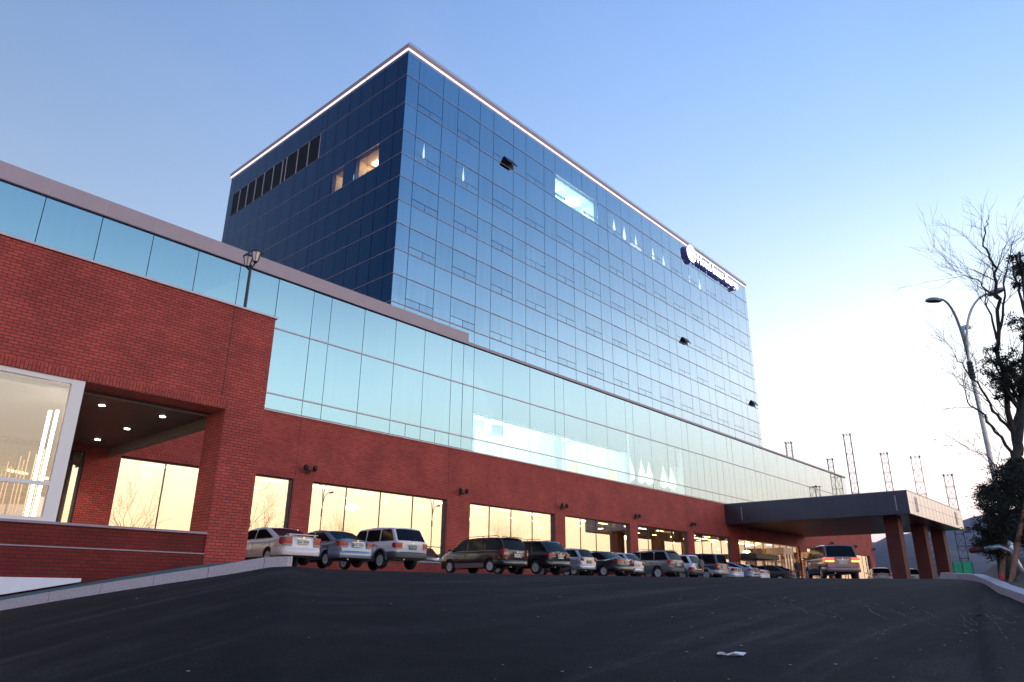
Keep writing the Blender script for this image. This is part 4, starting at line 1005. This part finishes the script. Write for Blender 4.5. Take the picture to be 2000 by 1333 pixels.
cars = [
 car('parked_car', 'white sedan with rear wing, first car beside the brick porch', P_WH, 'car', 4.50, 1.72, 1.425, 2.61, 1.0, .93, 1.0, .82, .30, (.50, 1.42, 2.80, 3.72), txt='50L 9098', lamp='sedan', spoiler=True, loc=at(16.35, 24.4, 1.72), lampz=(.64, .97)),
 car('parked_car', 'silver-blue sedan between the white sedan and the white estate', P_SB, 'car', 4.24, 1.70, 1.47, 2.50, .92, .96, 1.02, .86, .30, (.42, 1.28, 2.62, 3.5), txt='60W 7005', lamp='sedan', loc=at(18.92, 24.5, 1.70), lampz=(.72, .96), clad=None, lower=DKPL),
 car('parked_car', 'white off-roader with dark grey lower cladding and green number plate', P_WH, 'car', 4.66, 1.86, 1.76, 2.63, 1.05, 1.12, 1.1, 1.02, .36, (.04, .42, 2.85, 3.40), clad=GRPL, plate='g', txt='31 4421', lamp='suv', spoiler=False, loc=at(22.0, 24.6, 1.86), low=.34, nside=3, lampz=(.80, 1.06), wiper=True),
 car('parked_car', 'black minivan with curved roof rails and silver lower trim', P_BK, 'car', 4.93, 1.90, 1.73, 2.91, 1.0, 1.06, 1.05, .95, .33, (.06, .36, 3.1, 4.15), plate='w', txt='62 2017', lamp='tall', rack=True, loc=at(28.85, 24.55, 1.90), low=.24, nside=3, lampz=(.74, 1.12), lower=mat('brown_trim', (.16, .13, .13), .4, .3), wiper=True, spoiler=True),
 car('parked_car', 'black off-roader with one bright red lamp, right of the minivan', P_BK, 'car', 4.66, 1.88, 1.74, 2.73, .98, 1.10, 1.1, 1.0, .36, (.08, .62, 2.9, 3.55), plate='w', txt='44 5163', lamp='wide', loc=at(32.05, 24.3, 1.88), low=.32, nside=3, lampz=(.86, 1.04), rack=True),
 car('parked_car', 'small silver hatchback with round tail lamps', P_SI, 'car', 3.50, 1.50, 1.50, 2.34, .55, .98, 1.0, .9, .28, (.06, .42, 2.15, 2.85), plate='g', txt='28 1170', lamp='round', loc=at(35.0, 24.7, 1.50), nside=2, lampz=(.78, .98), wiper=True),
 car('parked_car', 'low black sedan with chrome strip across its boot', P_BK, 'car', 4.80, 1.83, 1.48, 2.73, 1.05, .95, 1.02, .86, .32, (.55, 1.3, 3.1, 3.9), plate='w', txt='35 7740', lamp='wide', loc=at(37.95, 24.0, 1.83), lampz=(.78, .95)),
 car('parked_car', 'silver hatchback mostly hidden behind the low black sedan', P_SI, 'car', 4.0, 1.66, 1.50, 2.5, .7, .97, 1.0, .88, .29, (.06, .55, 2.4, 3.1), plate='w', txt='17 9024', lamp='round', loc=at(40.6, 25.0, 1.66), nside=2, lampz=(.75, .95)),
 car('parked_car', 'grey estate with black roof spoiler and dark rear side glass', P_GR, 'car', 4.71, 1.86, 1.80, 2.75, 1.0, 1.14, 1.1, 1.02, .37, (.05, .42, 2.95, 3.6), clad=GRPL, plate='w', txt='22 6318', lamp='tall', loc=at(44.5, 24.3, 1.86), low=.34, nside=3, lampz=(.86, 1.14), spoiler=True, rack=True),
 car('parked_car', 'white compact off-roader with a covered spare wheel on its tailgate', P_WG, 'car', 4.3, 1.73, 1.66, 2.65, .78, 1.05, 1.05, .95, .34, (.05, .36, 2.6, 3.2), clad=GRPL, plate='g', txt='26 3305', lamp='suv', loc=at(47.55, 24.5, 1.73), low=.32, nside=2, lampz=(.6, .82), spare=True),
 car('parked_car', 'boxy dark navy off-roader with silver bumpers', P_NV, 'car', 4.66, 1.78, 1.86, 2.73, .95, 1.15, 1.1, 1.05, .37, (.03, .22, 3.1, 3.55), clad=mat('silver_trim', (.38, .38, .42), .4, .4), plate='w', txt='19 5527', lamp='tall', loc=at(50.8, 24.2, 1.78), low=.36, nside=3, lampz=(.8, 1.1)),
 car('parked_car', 'small pearl sedan with green plate beside the navy off-roader', P_WG, 'car', 4.2, 1.67, 1.42, 2.45, .9, .93, .98, .84, .29, (.5, 1.15, 2.8, 3.5), plate='g', txt='12 8846', lamp='sedan', loc=at(53.7, 24.4, 1.67), lampz=(.68, .93)),
 car('parked_car', 'rounded silver-blue sedan with sweeping roof line', P_SB, 'car', 4.6, 1.78, 1.46, 2.65, 1.0, .95, 1.02, .85, .31, (.42, 1.45, 2.9, 3.8), plate='g', txt='38 2251', lamp='sedan', loc=at(56.0, 24.1, 1.78), lampz=(.76, .93)),
 car('parked_car', 'low white sedan seen between silver-blue and long black sedans', P_WH, 'car', 4.3, 1.68, 1.40, 2.5, .95, .90, .95, .8, .29, (.5, 1.15, 2.8, 3.5), plate='w', txt='77 3190', lamp='wide', loc=at(58.7, 24.5, 1.68), lampz=(.68, .86)),
 car('parked_car', 'long black sedan parked in front of the glazed hotel entrance', P_BK, 'car', 5.0, 1.87, 1.47, 2.85, 1.1, .95, 1.02, .85, .33, (.55, 1.5, 3.2, 4.05), plate='w', txt='11 4008', lamp='sedan', loc=at(63.7, 23.9, 1.87), lampz=(.72, .95)),
]
for c_ in cars: c_['group'] = CG
ux, uy = 40.5, 12.95
van = car('minivan', 'plum-grey minivan driving away with glowing red brake lamps', P_PM, 'car', 4.6, 1.80, 1.78, 2.7, .95, 1.08, 1.05, .95, .33, (.05, .42, 3.0, 3.9), plate='w', txt='53 6620', lamp='wide', lit=True, loc=(ux, uy, gz(ux, uy)), rz=R(35), low=.26, nside=3, lampz=(.86, 1.06))
van['group'] = ''; del van['group']
c1 = car('parked_car', 'small silver hatchback parked far off, left of the first canopy column', P_SI, 'car', 4.1, 1.68, 1.48, 2.5, .8, .96, 1.0, .86, .30, (.1, .6, 2.5, 3.2), plate='w', txt='15 2204', lamp='sedan', loc=(72.0, 19.75, LOT), rz=R(24), lampz=(.7, .95))
c2 = car('parked_car', 'white off-roader seen between the first two canopy columns', P_WG, 'car', 4.5, 1.82, 1.74, 2.65, .9, 1.1, 1.05, .98, .36, (.05, .42, 2.8, 3.4), plate='g', txt='24 9913', lamp='tall', loc=(83.5, 20.2, LOT), rz=R(22), low=.32, nside=3, lampz=(.8, 1.1))
c3 = car('parked_car', 'dark blue car glimpsed behind the silver hatchback beyond the canopy', P_NV, 'car', 4.4, 1.72, 1.48, 2.6, .9, .96, 1.0, .86, .30, (.5, 1.15, 2.8, 3.5), plate='w', txt='66 1832', lamp='sedan', loc=(90, 23.6, LOT), rz=R(24))

# ------------------------------------------------------------------ people
def person(loc, rz, label, h=1.74, coat=(.012, .012, .016), legs=(.014, .014, .018)):
    t = thing('person', label, 'person', loc, rz); k = h / 1.74
    V_ = [(0, 0, .95), (0, .0, 1.12), (0, .0, 1.34), (0, 0, 1.47), (0, .01, 1.53), (0, .015, 1.60),
          (.10, 0, .90), (.12, .015, .50), (.13, .0, .09), (.13, .12, .04), (-.10, 0, .90), (-.11, -.02, .50), (-.13, -.05, .09), (-.13, .07, .04),
          (.19, 0, 1.40), (.25, -.02, 1.12), (.23, .06, .86), (.23, .08, .78), (-.19, 0, 1.40), (-.25, -.02, 1.12), (-.23, .06, .86), (-.23, .08, .78)]
    E_ = [(0, 1), (1, 2), (2, 3), (3, 4), (4, 5), (0, 6), (6, 7), (7, 8), (8, 9), (0, 10), (10, 11), (11, 12), (12, 13), (2, 14), (14, 15), (15, 16), (16, 17), (2, 18), (18, 19), (19, 20), (20, 21)]
    Rr = [.155, .145, .17, .075, .052, .06, .098, .062, .045, .04, .098, .062, .045, .04, .07, .048, .035, .03, .07, .048, .035, .03]
    me = bpy.data.meshes.new('body'); me.from_pydata([(x * k, y * k, z * k) for x, y, z in V_], E_, []); o = bpy.data.objects.new('body', me); C.objects.link(o)
    md = o.modifiers.new('s', 'SKIN'); sv = me.skin_vertices[0].data
    for i, r in enumerate(Rr): sv[i].radius = (r * k, r * k * (.68 if i < 3 else 1))
    sv[0].use_root = True
    m2 = o.modifiers.new('d', 'SUBSURF'); m2.levels = 2; m2.render_levels = 2
    bpy.context.view_layer.update()
    nm = bpy.data.meshes.new_from_object(o.evaluated_get(bpy.context.evaluated_depsgraph_get())); o.modifiers.clear(); o.data = nm
    nm.materials.clear(); SK = mat('skin', (.45, .26, .19), .6); CO = mat('dark_coat', coat, .8, nscale=20, namt=.2); LE = mat('dark_trousers', legs, .8)
    for m_ in (CO, LE, SK): nm.materials.append(m_)
    for p in nm.polygons:
        z = p.center.z / k; x = abs(p.center.x) / k
        p.material_index = 2 if (z > 1.49 or (x > .19 and z < .84)) else (1 if z < .86 and x < .2 else 0)
        p.use_smooth = True
    o.parent = t
    b = MB(); pr = [(.0, -.13), (.045, -.115), (.070, -.07), (.078, -.01), (.080, .04), (.068, .09), (.035, .115), (.0, .122)]
    b.lathe([(max(r, .002) * k, z * k) for r, z in pr], (0, .02 * k, 1.635 * k), 14, 0, Matrix.Scale(1.0, 4))
    b.box(-.012 * k, .012 * k, .09 * k, .118 * k, 1.60 * k, 1.645 * k); 
    for s in (-1, 1): b.box(s * .078 * k - .008, s * .078 * k + .008, .0, .03 * k, 1.60 * k, 1.65 * k); b.box(s * .03 * k - .01, s * .03 * k + .01, .088 * k, .096 * k, 1.645 * k, 1.655 * k, 1)
    b.box(-.025 * k, .025 * k, .083 * k, .092 * k, 1.572 * k, 1.58 * k, 1)
    b.build('head', [SK, DKPL], t, smooth=60)
    b = MB(); b.lathe([(.084 * k, .0), (.088 * k, .05 * k), (.075 * k, .105 * k), (.04 * k, .135 * k), (.004, .14 * k)], (0, .005 * k, 1.63 * k), 14); b.build('hair', mat('black_hair', (.01, .008, .008), .6), t, smooth=60)
    return t
person((58.0, 22.0, gz(58, 22)), R(160), 'standing person in long dark coat before the bright entrance')
person((60.0, 26.6, LOT), R(180), 'person whose dark head shows above the long black sedan', h=1.78)

# ------------------------------------------------------------------ street lamp with three arms (right)
LB = Vector((18.83, 2.56, 0)); LB.z = soilz(LB.x, LB.y)
lamp = thing('street_lamp', 'tall galvanised street lamp with three curved arms by the bare tree', 'street lamp', LB)
w = MB(); w.lathe([(.11, -.2), (.11, .05), (.06, .12), (.055, 1.8), (.042, 4.3), (.04, 4.45)], (0, 0, 0), 14); w.build('post', STEEL, lamp, smooth=40)
w = MB()
for k in range(5): w.lathe([(.05, 0), (.068, .03), (.068, .06), (.05, .085)], (0, 0, 3.98 + k * .085), 12)
w.build('collar', mat('dark_teal_collar', (.02, .05, .055), .5), lamp)
rgt = Vector((.13, -.99, 0)); fwd = Vector((.99, .13, 0))
for (dx, dy, zt, hd) in ((-.36, .1, 6.1, 0), (.72, .05, 6.0, 1), (.06, .6, 5.45, 2)):
    d = rgt * dx + fwd * dy; pts = []
    for k in range(13):
        t = k / 12; pts.append(Vector((0, 0, 4.3)) + Vector((d.x, d.y, 0)) * (t ** 2.1 if hd != 1 else 1 - (1 - t) ** 1.0 if False else t ** 1.8) + Vector((0, 0, (zt - 4.3) * (1 - (1 - t) ** 1.9))))
    w = MB(); w.tube(pts, [.034 - .012 * k / 12 for k in range(13)], 8); arm = w.build('arm', mat('arm_steel', (.16, .15, .16), .4, .6) if hd == 0 else STEEL, lamp, smooth=50)
    e = pts[-1]; dr = Vector((d.x, d.y, 0)).normalized()
    M = Matrix.Translation(e + dr * .10) @ Matrix.Rotation(math.atan2(dr.y, dr.x), 4, 'Z') @ Matrix.Rotation(R(-14), 4, 'Y') @ Matrix.Diagonal((1.0, .66, .8, 1))
    w = MB(); w.lathe([(.05, -.045), (.17, -.04), (.19, -.02), (.18, .03), (.12, .075), (.03, .095)], (0, 0, 0), 18, 0, M); w.build('lamp_head', mat('lamp_shell', (.28, .28, .30), .35, .6), lamp, smooth=50)
    w = MB(); w.lathe([(.03, -.062), (.13, -.058), (.155, -.046)], (0, 0, 0), 18, 0, M); w.build('lamp_lens', mat('dark_lens', (.03, .02, .02), .15, coat=1), lamp, smooth=50)
w = MB(); Mx = Matrix.Rotation(math.atan2(2.56, 18.83), 4, 'Z') @ Matrix.Rotation(-PI / 2, 4, 'Y')
w.lathe([(.03, -.05), (.07, .0), (.105, .08), (.11, .10)], LB + rgt * -.16 + Vector((0, 0, 1.42)), 18, 0, Mx); w.lathe([(.02, .075), (.03, .11)], LB + rgt * -.16 + Vector((0, 0, 1.42)), 10, 0, Mx)
w.tube([LB + Vector((0, 0, 1.4)), LB + rgt * -.16 + Vector((0, 0, 1.42))], .015, 6)
tag(w.build('loudspeaker', BLACK), 'round black loudspeaker fixed low on the three-armed street lamp', 'loudspeaker')

for (x, y, lb) in ((63.3, -8.0, 'street lamp across the drive mirrored in the window above the white off-roader'), (46.7, -8.0, 'street lamp across the drive mirrored left in the window over the silver-blue sedan')):
    c_ = copy_tree(lamp); c_.location = (x, y, .6); c_.scale = (1.5, 1.5, 1.85); c_['label'] = lb; c_['group'] = 'street lamps across the drive'
# ------------------------------------------------------------------ trees
def branch(mb, rng, p, d, L_, r, depth, spread=.5, up=.15, tips=None, kmin=3):
    n = 5; pts = [p.copy()]; rad = [r]; q = p.copy(); dd = d.copy()
    for i in range(n):
        dd = (dd + Vector((rng.gauss(0, .10), rng.gauss(0, .10), rng.gauss(0, .08) + up * .12))).normalized(); q = q + dd * (L_ / n); pts.append(q.copy()); rad.append(r * (1 - .62 * (i + 1) / n))
    mb.tube(pts, rad, 6 if depth > 2 else (4 if depth > 1 else 3), cap=False)
    if tips is not None: tips.append((q.copy(), dd.copy(), depth))
    if depth <= 0: return
    nk = kmin + (rng.random() < .6) + (depth > 3)
    for k in range(nk):
        i = rng.randint(1, n); t = pts[i]; a = rng.uniform(0, 2 * PI); o = dd.orthogonal().normalized(); o.rotate(Matrix.Rotation(a, 3, dd)); nd = (dd + o * rng.uniform(spread * .7, spread * 1.5) + Vector((0, 0, up))).normalized()
        branch(mb, rng, t, nd, L_ * rng.uniform(.55, .8), max(rad[i] * .62, .0028), depth - 1, spread, up, tips, kmin)
def bare_tree(x, y, h, seed, label, group=None, stems=1, lean=(0, 0), r0=.09, depth=5, z=None):
    rng = random.Random(seed); z = gz(x, y) if z is None else z; t = thing('bare_tree', label, 'tree', (x, y, z), 0, group)
    b = MB(); br = MB(); hh = h * .28; top = Vector((lean[0] * hh, lean[1] * hh, hh)); b.tube([(0, 0, -.2), top * .5, top], [r0 * 1.25, r0, r0 * .85], 9); b.build('trunk', BARK, t, smooth=60)
    for s in range(3 + stems):
        a = 2 * PI * s / (3 + stems) + rng.random(); dv = Vector((math.cos(a) * .38 + lean[0], math.sin(a) * .38 + lean[1], 1)).normalized()
        branch(br, rng, top - Vector((0, 0, .15 * s * .3)), dv, h * .36, r0 * .55, depth - 1, .55, .18)
    br.build('crown', BARK, t); return t
# the tall bare tree at the right edge: limbs laid out one by one
def ray_pt(az, sl, r): return Vector((r * math.cos(R(az)), r * math.sin(R(az)), sl * r))
bt = thing('bare_tree', 'tall bare deciduous tree with fine twigs at the right edge', 'tree', (0, 0, 0))
rng = random.Random(5)
LIMBS = [
 ([(7.0, .020, 16.5), (6.49, .091, 16.5), (6.22, .122, 16.5), (6.1, .155, 16.5), (6.18, .187, 16.5), (6.09, .224, 16.45), (6.1, .245, 16.4), (5.81, .291, 16.4), (5.31, .344, 16.3), (5.13, .375, 16.3), (4.98, .395, 16.2), (5.38, .419, 16.1), (4.93, .442, 16.1), (4.6, .458, 16)], .075, .006, 16),
 ([(6.1, .155, 16.5), (5.97, .183, 16.6), (5.7, .202, 16.7), (5.17, .217, 16.9), (4.35, .265, 17.1), (3.92, .33, 17.3), (4.07, .364, 17.3), (3.92, .397, 17.3)], .075, .010, 9),
 ([(6.31, .140, 16.5), (6.84, .176, 16.4), (7.66, .204, 16.3), (8.33, .223, 16.2), (8.64, .247, 16.1)], .035, .005, 10),
 ([(6.26, .183, 16.5), (7.01, .209, 16.7), (7.57, .244, 16.9), (8.28, .271, 17.1), (8.81, .286, 17.2)], .032, .005, 10),
 ([(5.31, .344, 16.3), (5.84, .361, 16.1), (6.36, .377, 15.9), (7.3, .388, 15.8)], .022, .004, 7),
 ([(5.79, .294, 16.4), (5.97, .337, 16.6), (5.93, .364, 16.7)], .026, .006, 6),
 ([(5.64, .302, 16.4), (4.86, .346, 16.1), (4.49, .378, 16), (3.4, .422, 15.8)], .028, .004, 7),
 ([(6.15, .150, 16.5), (7.42, .141, 16.2), (7.86, .154, 16), (8.3, .165, 15.9)], .020, .004, 6),
]
b = MB(); cr = MB()
for li, (pp, ra, rb, nt_) in enumerate(LIMBS):
    P_ = [ray_pt(*q) for q in pp]
    dense = []
    for p, q in zip(P_, P_[1:]):
        for k in range(4): dense.append(p.lerp(q, k / 4) + Vector((rng.gauss(0, .018), rng.gauss(0, .018), rng.gauss(0, .012))))
    dense.append(P_[-1]); n = len(dense); rad = [lerp(ra, rb, i / (n - 1)) for i in range(n)]
    (b if li == 0 else cr).tube(dense, rad, 7)
    for k in range(nt_):
        i = rng.randint(max(3, n // 4), n - 1); dd = (dense[min(i + 1, n - 1)] - dense[i - 1]).normalized(); o = dd.orthogonal().normalized(); o.rotate(Matrix.Rotation(rng.uniform(0, 6.3), 3, dd))
        branch(cr, rng, dense[i], (dd + o * .8 + Vector((0, .05, .12))).normalized(), rng.uniform(.45, .85), max(min(rad[i] * .45, .014), .0045), 2, .5, .12, None, 3)
base = ray_pt(7.0, .02, 16.5); bz = soilz(base.x, base.y); bt.location = (base.x, base.y, bz)
for mb in (b, cr): mb.v = [(v[0] - base.x, v[1] - base.y, v[2] - bz) for v in mb.v]
b.build('trunk', BARK, bt, smooth=60); cr.build('crown', BARK, bt)

# dark evergreen in front of it
def needles(mb, rng, p, d, n, s):
    for k in range(n):
        q = p + Vector((rng.gauss(0, s), rng.gauss(0, s), rng.gauss(0, s * .7))); a = Vector((rng.gauss(0, 1), rng.gauss(0, 1), rng.gauss(.3, .7))).normalized(); a = (a + d * .8).normalized(); L_ = rng.uniform(.022, .055); o = a.orthogonal().normalized(); o.rotate(Matrix.Rotation(rng.uniform(0, 6.3), 3, a)); o *= L_ * .22
        mb.face([q - o * .5, q + a * L_ * .5 - o, q + a * L_, q + a * L_ * .5 + o])
ev = thing('evergreen_tree', 'dark evergreen tree propped with timber stakes at the right edge', 'tree', (0, 0, 0))
eb = ray_pt(8.0, .03, 15.2); ebz = soilz(eb.x, eb.y); ev.location = (eb.x, eb.y, ebz)
b = MB(); TP = [(8.27, .03, 15.2), (8.16, .058, 15.2), (7.66, .092, 15.2), (6.81, .131, 15.2), (5.96, .171, 15.2), (5.16, .218, 15.1), (3.82, .328, 15.0), (3.4, .40, 15.0)]
P_ = [ray_pt(*q) for q in TP]; P_[0].z = ebz - .1; b.tube(P_, [.125, .09, .08, .07, .06, .045, .03, .015], 9)
LM = [((8.1, .07), (8.95, .070)), ((8.1, .08), (8.5, .102)), ((8.1, .06), (9.0, .053)), ((7.6, .10), (8.03, .122)), ((7.2, .11), (7.2, .133)), ((6.9, .125), (6.38, .143)), ((8.1, .075), (8.84, .087)), ((8.1, .06), (8.92, .053)), ((8.1, .06), (9.05, .062)), ((7.6, .09), (6.4, .09)), ((7.8, .08), (6.8, .062)), ((7.4, .10), (5.8, .12)),
      ((5.5, .20), (6.62, .284)), ((5.4, .21), (6.11, .276)), ((5.4, .20), (6.71, .262)), ((5.3, .21), (6.12, .249)), ((5.1, .225), (5.42, .259)), ((5.0, .23), (5.17, .243)), ((5.4, .20), (6.54, .237)), ((4.8, .245), (4.69, .272)), ((5.2, .215), (5.47, .228)), ((5.2, .22), (5.7, .268)),
      ((3.6, .35), (3.61, .383)), ((3.6, .34), (3.56, .366)), ((3.5, .36), (3.70, .393)), ((4.0, .31), (4.45, .314)), ((4.1, .29), (4.45, .298))]
lf = MB(); rng = random.Random(9)
for (a0, s0), (a1, s1) in LM:
    r1 = 15.2 + rng.uniform(-.9, .9); p = ray_pt(a0, s0, 15.2); q = ray_pt(a1, s1, r1); mid = p.lerp(q, .5) + Vector((0, 0, .06)); b.tube([p, mid, q], [.035, .02, .007], 5)
    n = 8 if s1 < .2 else 5
    for k in range(n):
        t = .55 + .45 * k / (n - 1); c = p.lerp(q, t) + Vector((rng.gauss(0, .07), rng.gauss(0, .07), rng.gauss(0, .06))); dd = (q - p).normalized()
        for m_ in range(2):
            e = c + Vector((rng.gauss(0, .07), rng.gauss(0, .07), rng.gauss(0, .05))); b.tube([c, e], [.008, .003], 3, cap=False)
            needles(lf, rng, e, (e - c).normalized(), 60, .045); needles(lf, rng, c.lerp(e, .5), (e - c).normalized(), 30, .038)
# dense lower mass
for k in range(300):
    az = rng.uniform(5.0, 8.75); sl_ = rng.uniform(.055, .140) ; r = 15.2 + rng.uniform(-1.1, 1.1)
    if sl_ > .148 - .018 * max(az - 6.8, 0) or (az > 8.2 and sl_ < .066): continue
    needles(lf, rng, ray_pt(az, sl_, r), Vector((0, 0, 1)), 64, .07)
for mb in (b, lf): mb.v = [(v[0] - eb.x, v[1] - eb.y, v[2] - ebz) for v in mb.v]
b.build('trunk', BARKG, ev, smooth=60); lf.build('crown', NEEDLE, ev)
# timber stakes, rail and small things round the trunk
def px(az, r, dz=0): x, y = r * math.cos(R(az)), r * math.sin(R(az)); return Vector((x, y, soilz(x, y) + dz))
SL = ['leaning timber stake rising furthest out of the right edge', 'short timber stake leaning left against the evergreen trunk', 'timber stake leaning behind the steel pipe']
for i, (a, bb) in enumerate(((px(8.2, 14.2), ray_pt(6.1, .112, 14.7)), (px(8.62, 14.5), ray_pt(8.0, .055, 15.0)), (px(7.75, 15.6), ray_pt(8.05, .07, 15.3)))):
    w = MB(); w.tube([a - Vector((0, 0, .1)), a.lerp(bb, .5), bb], [.042, .04, .036], 8); o = w.build('timber_stake', TIMBER, smooth=60); tag(o, SL[i], 'tree stake', 'timber stakes propping the evergreen')
q = px(7.75, 14.6); pp = thing('bent_pipe', 'bent bright steel pipe with a dark red cap beside the evergreen trunk', 'pipe', q)
w = MB(); w.tube([(-.1, .36, .42), (-.1, .12, .46), (-.1, -.02, .38), (-.05, -.10, .1), (0, -.16, -.1)], .038, 8); w.build('pipe', STEEL, pp, smooth=50)
w = MB(); c = Vector((-.1, .44, .42)); w.tube([c + Vector((0, -.1, 0)), c + Vector((0, .10, -.01))], [.04, .05], 10); w.tube([c + Vector((0, .10, -.01)), c + Vector((0, .13, -.01))], [.05, .02], 10); w.build('cap', mat('dark_red_paint', (.10, .01, .01), .6), pp)
w = MB(); c = px(8.5, 13.6); w.lathe([(.025, 0), (.035, .02), (.035, .07), (.03, .10), (.022, .11)], c, 10); tag(w.build('red_cone', mat('red_plastic', (.4, .03, .03), .5)), 'small red plastic marker between the timber stakes', 'marker')

# bare trees across the drive: they show in the ground-floor windows
for i, (x, y, h, sd, lb) in enumerate([(26.5, -7, 10.2, 3, 'bare tree across the drive mirrored in the porch window'), (22.5, -6, 6.5, 8, 'smaller bare tree across the drive mirrored in the porch window'), (60, -22, 11, 12, 'bare tree behind the viewer mirrored in the second window'),
                                      (55, -20, 8.5, 14, 'low bare tree behind the viewer mirrored in the second window'), (36.5, -3, 11, 17, 'bare tree mirrored at the left edge of the first window'), (82, -14, 12, 19, 'bare tree mirrored in the window over the black minivan')]):
    bare_tree(x, y, h, sd, lb, 'bare trees across the drive', r0=.10, depth=5, z=-.3)

# ------------------------------------------------------------------ masts and net behind
def mast(x, y, zt, w_, label):
    t = thing('lattice_mast', label, 'mast', (x, y, -.5), R(12), 'lattice masts behind the canopy'); H_ = zt + .5
    b = MB(); hw = w_ / 2
    cs = [(-hw, -hw), (hw, -hw), (hw, hw), (-hw, hw)]
    for cx, cy in cs: b.tube([(cx, cy, 0), (cx, cy, H_)], .05, 4)
    b.build('upright', MAST, t); b = MB(); st = w_ * 1.55; k = 0; z = H_
    while z > 1.0:
        for i in range(4):
            a_, c_ = cs[i], cs[(i + 1) % 4]; b.tube([(*a_, z), (*c_, z)], .03, 3, cap=False)
            if z - st > 0:
                b.tube([(*(a_ if k % 2 else c_), z), (*(c_ if k % 2 else a_), z - st)], .025, 3, cap=False)
        z -= st; k += 1
    b.build('bracing', MAST, t)
    b = MB()
    for cx, cy in cs: b.box(cx - .12, cx + .12, cy - .12, cy + .12, H_, H_ + .12)
    b.box(-hw - .15, hw + .15, -.05, .05, H_, H_ + .08); b.build('head_frame', MAST, t)
for (x, y, z, w_, lb) in ((112.5, 41.7, 22.8, .85, 'lattice mast furthest left, rising above the podium roof'), (124.0, 39.4, 21.5, .8, 'short lattice mast just left of the tallest mast'), (115.2, 33.6, 23.45, .95, 'tallest lattice mast, above the left part of the canopy'),
                          (116.4, 29.1, 20.15, .9, 'lattice mast over the middle of the canopy'), (117.3, 25.2, 19.3, 1.15, 'broad lattice mast above the canopy corner'), (118.0, 21.6, 16.4, 1.05, 'lattice mast furthest right, standing behind the canopy end')):
    mast(x, y, z, w_, lb)
ne = thing('net_fence', 'bright green net fence low between the last column and the kerb', 'net fence', (110, 20, -.5))
b = MB(); b.box(-1.6, -1.56, -.9, 2.3, 3.1, 4.7); b.box(-1.6, -1.56, -.9, 2.3, .2, 3.08); b.build('net', NETG, ne)
b = MB()
for y in (-.9, .2, 1.2, 2.3): b.tube([(-1.65, y, 0), (-1.65, y, 4.75)], .04, 5)
b.build('fence_post', MAST, ne)

# ------------------------------------------------------------------ haze
def haze():
    w = MB(); w.box(-300, 6900, -1500, 7200, -60, 560)
    m = bpy.data.materials.new('thin_haze'); m.use_nodes = True; nt = m.node_tree; N = nt.nodes
    for n in list(N): N.remove(n)
    o = N.new('ShaderNodeOutputMaterial'); v = N.new('ShaderNodeVolumePrincipled'); v.inputs['Density'].default_value = .00006; v.inputs['Color'].default_value = (.62, .66, .95, 1); v.inputs['Anisotropy'].default_value = 0.0
    nt.links.new(v.outputs[0], o.inputs['Volume'])
    tag(w.build('haze', m), kind='stuff')
haze()
S.cycles.max_bounces = 8; S.cycles.transparent_max_bounces = 12; S.cycles.volume_bounces = 1
S.cycles.sample_clamp_indirect = 4; S.cycles.use_denoising = True
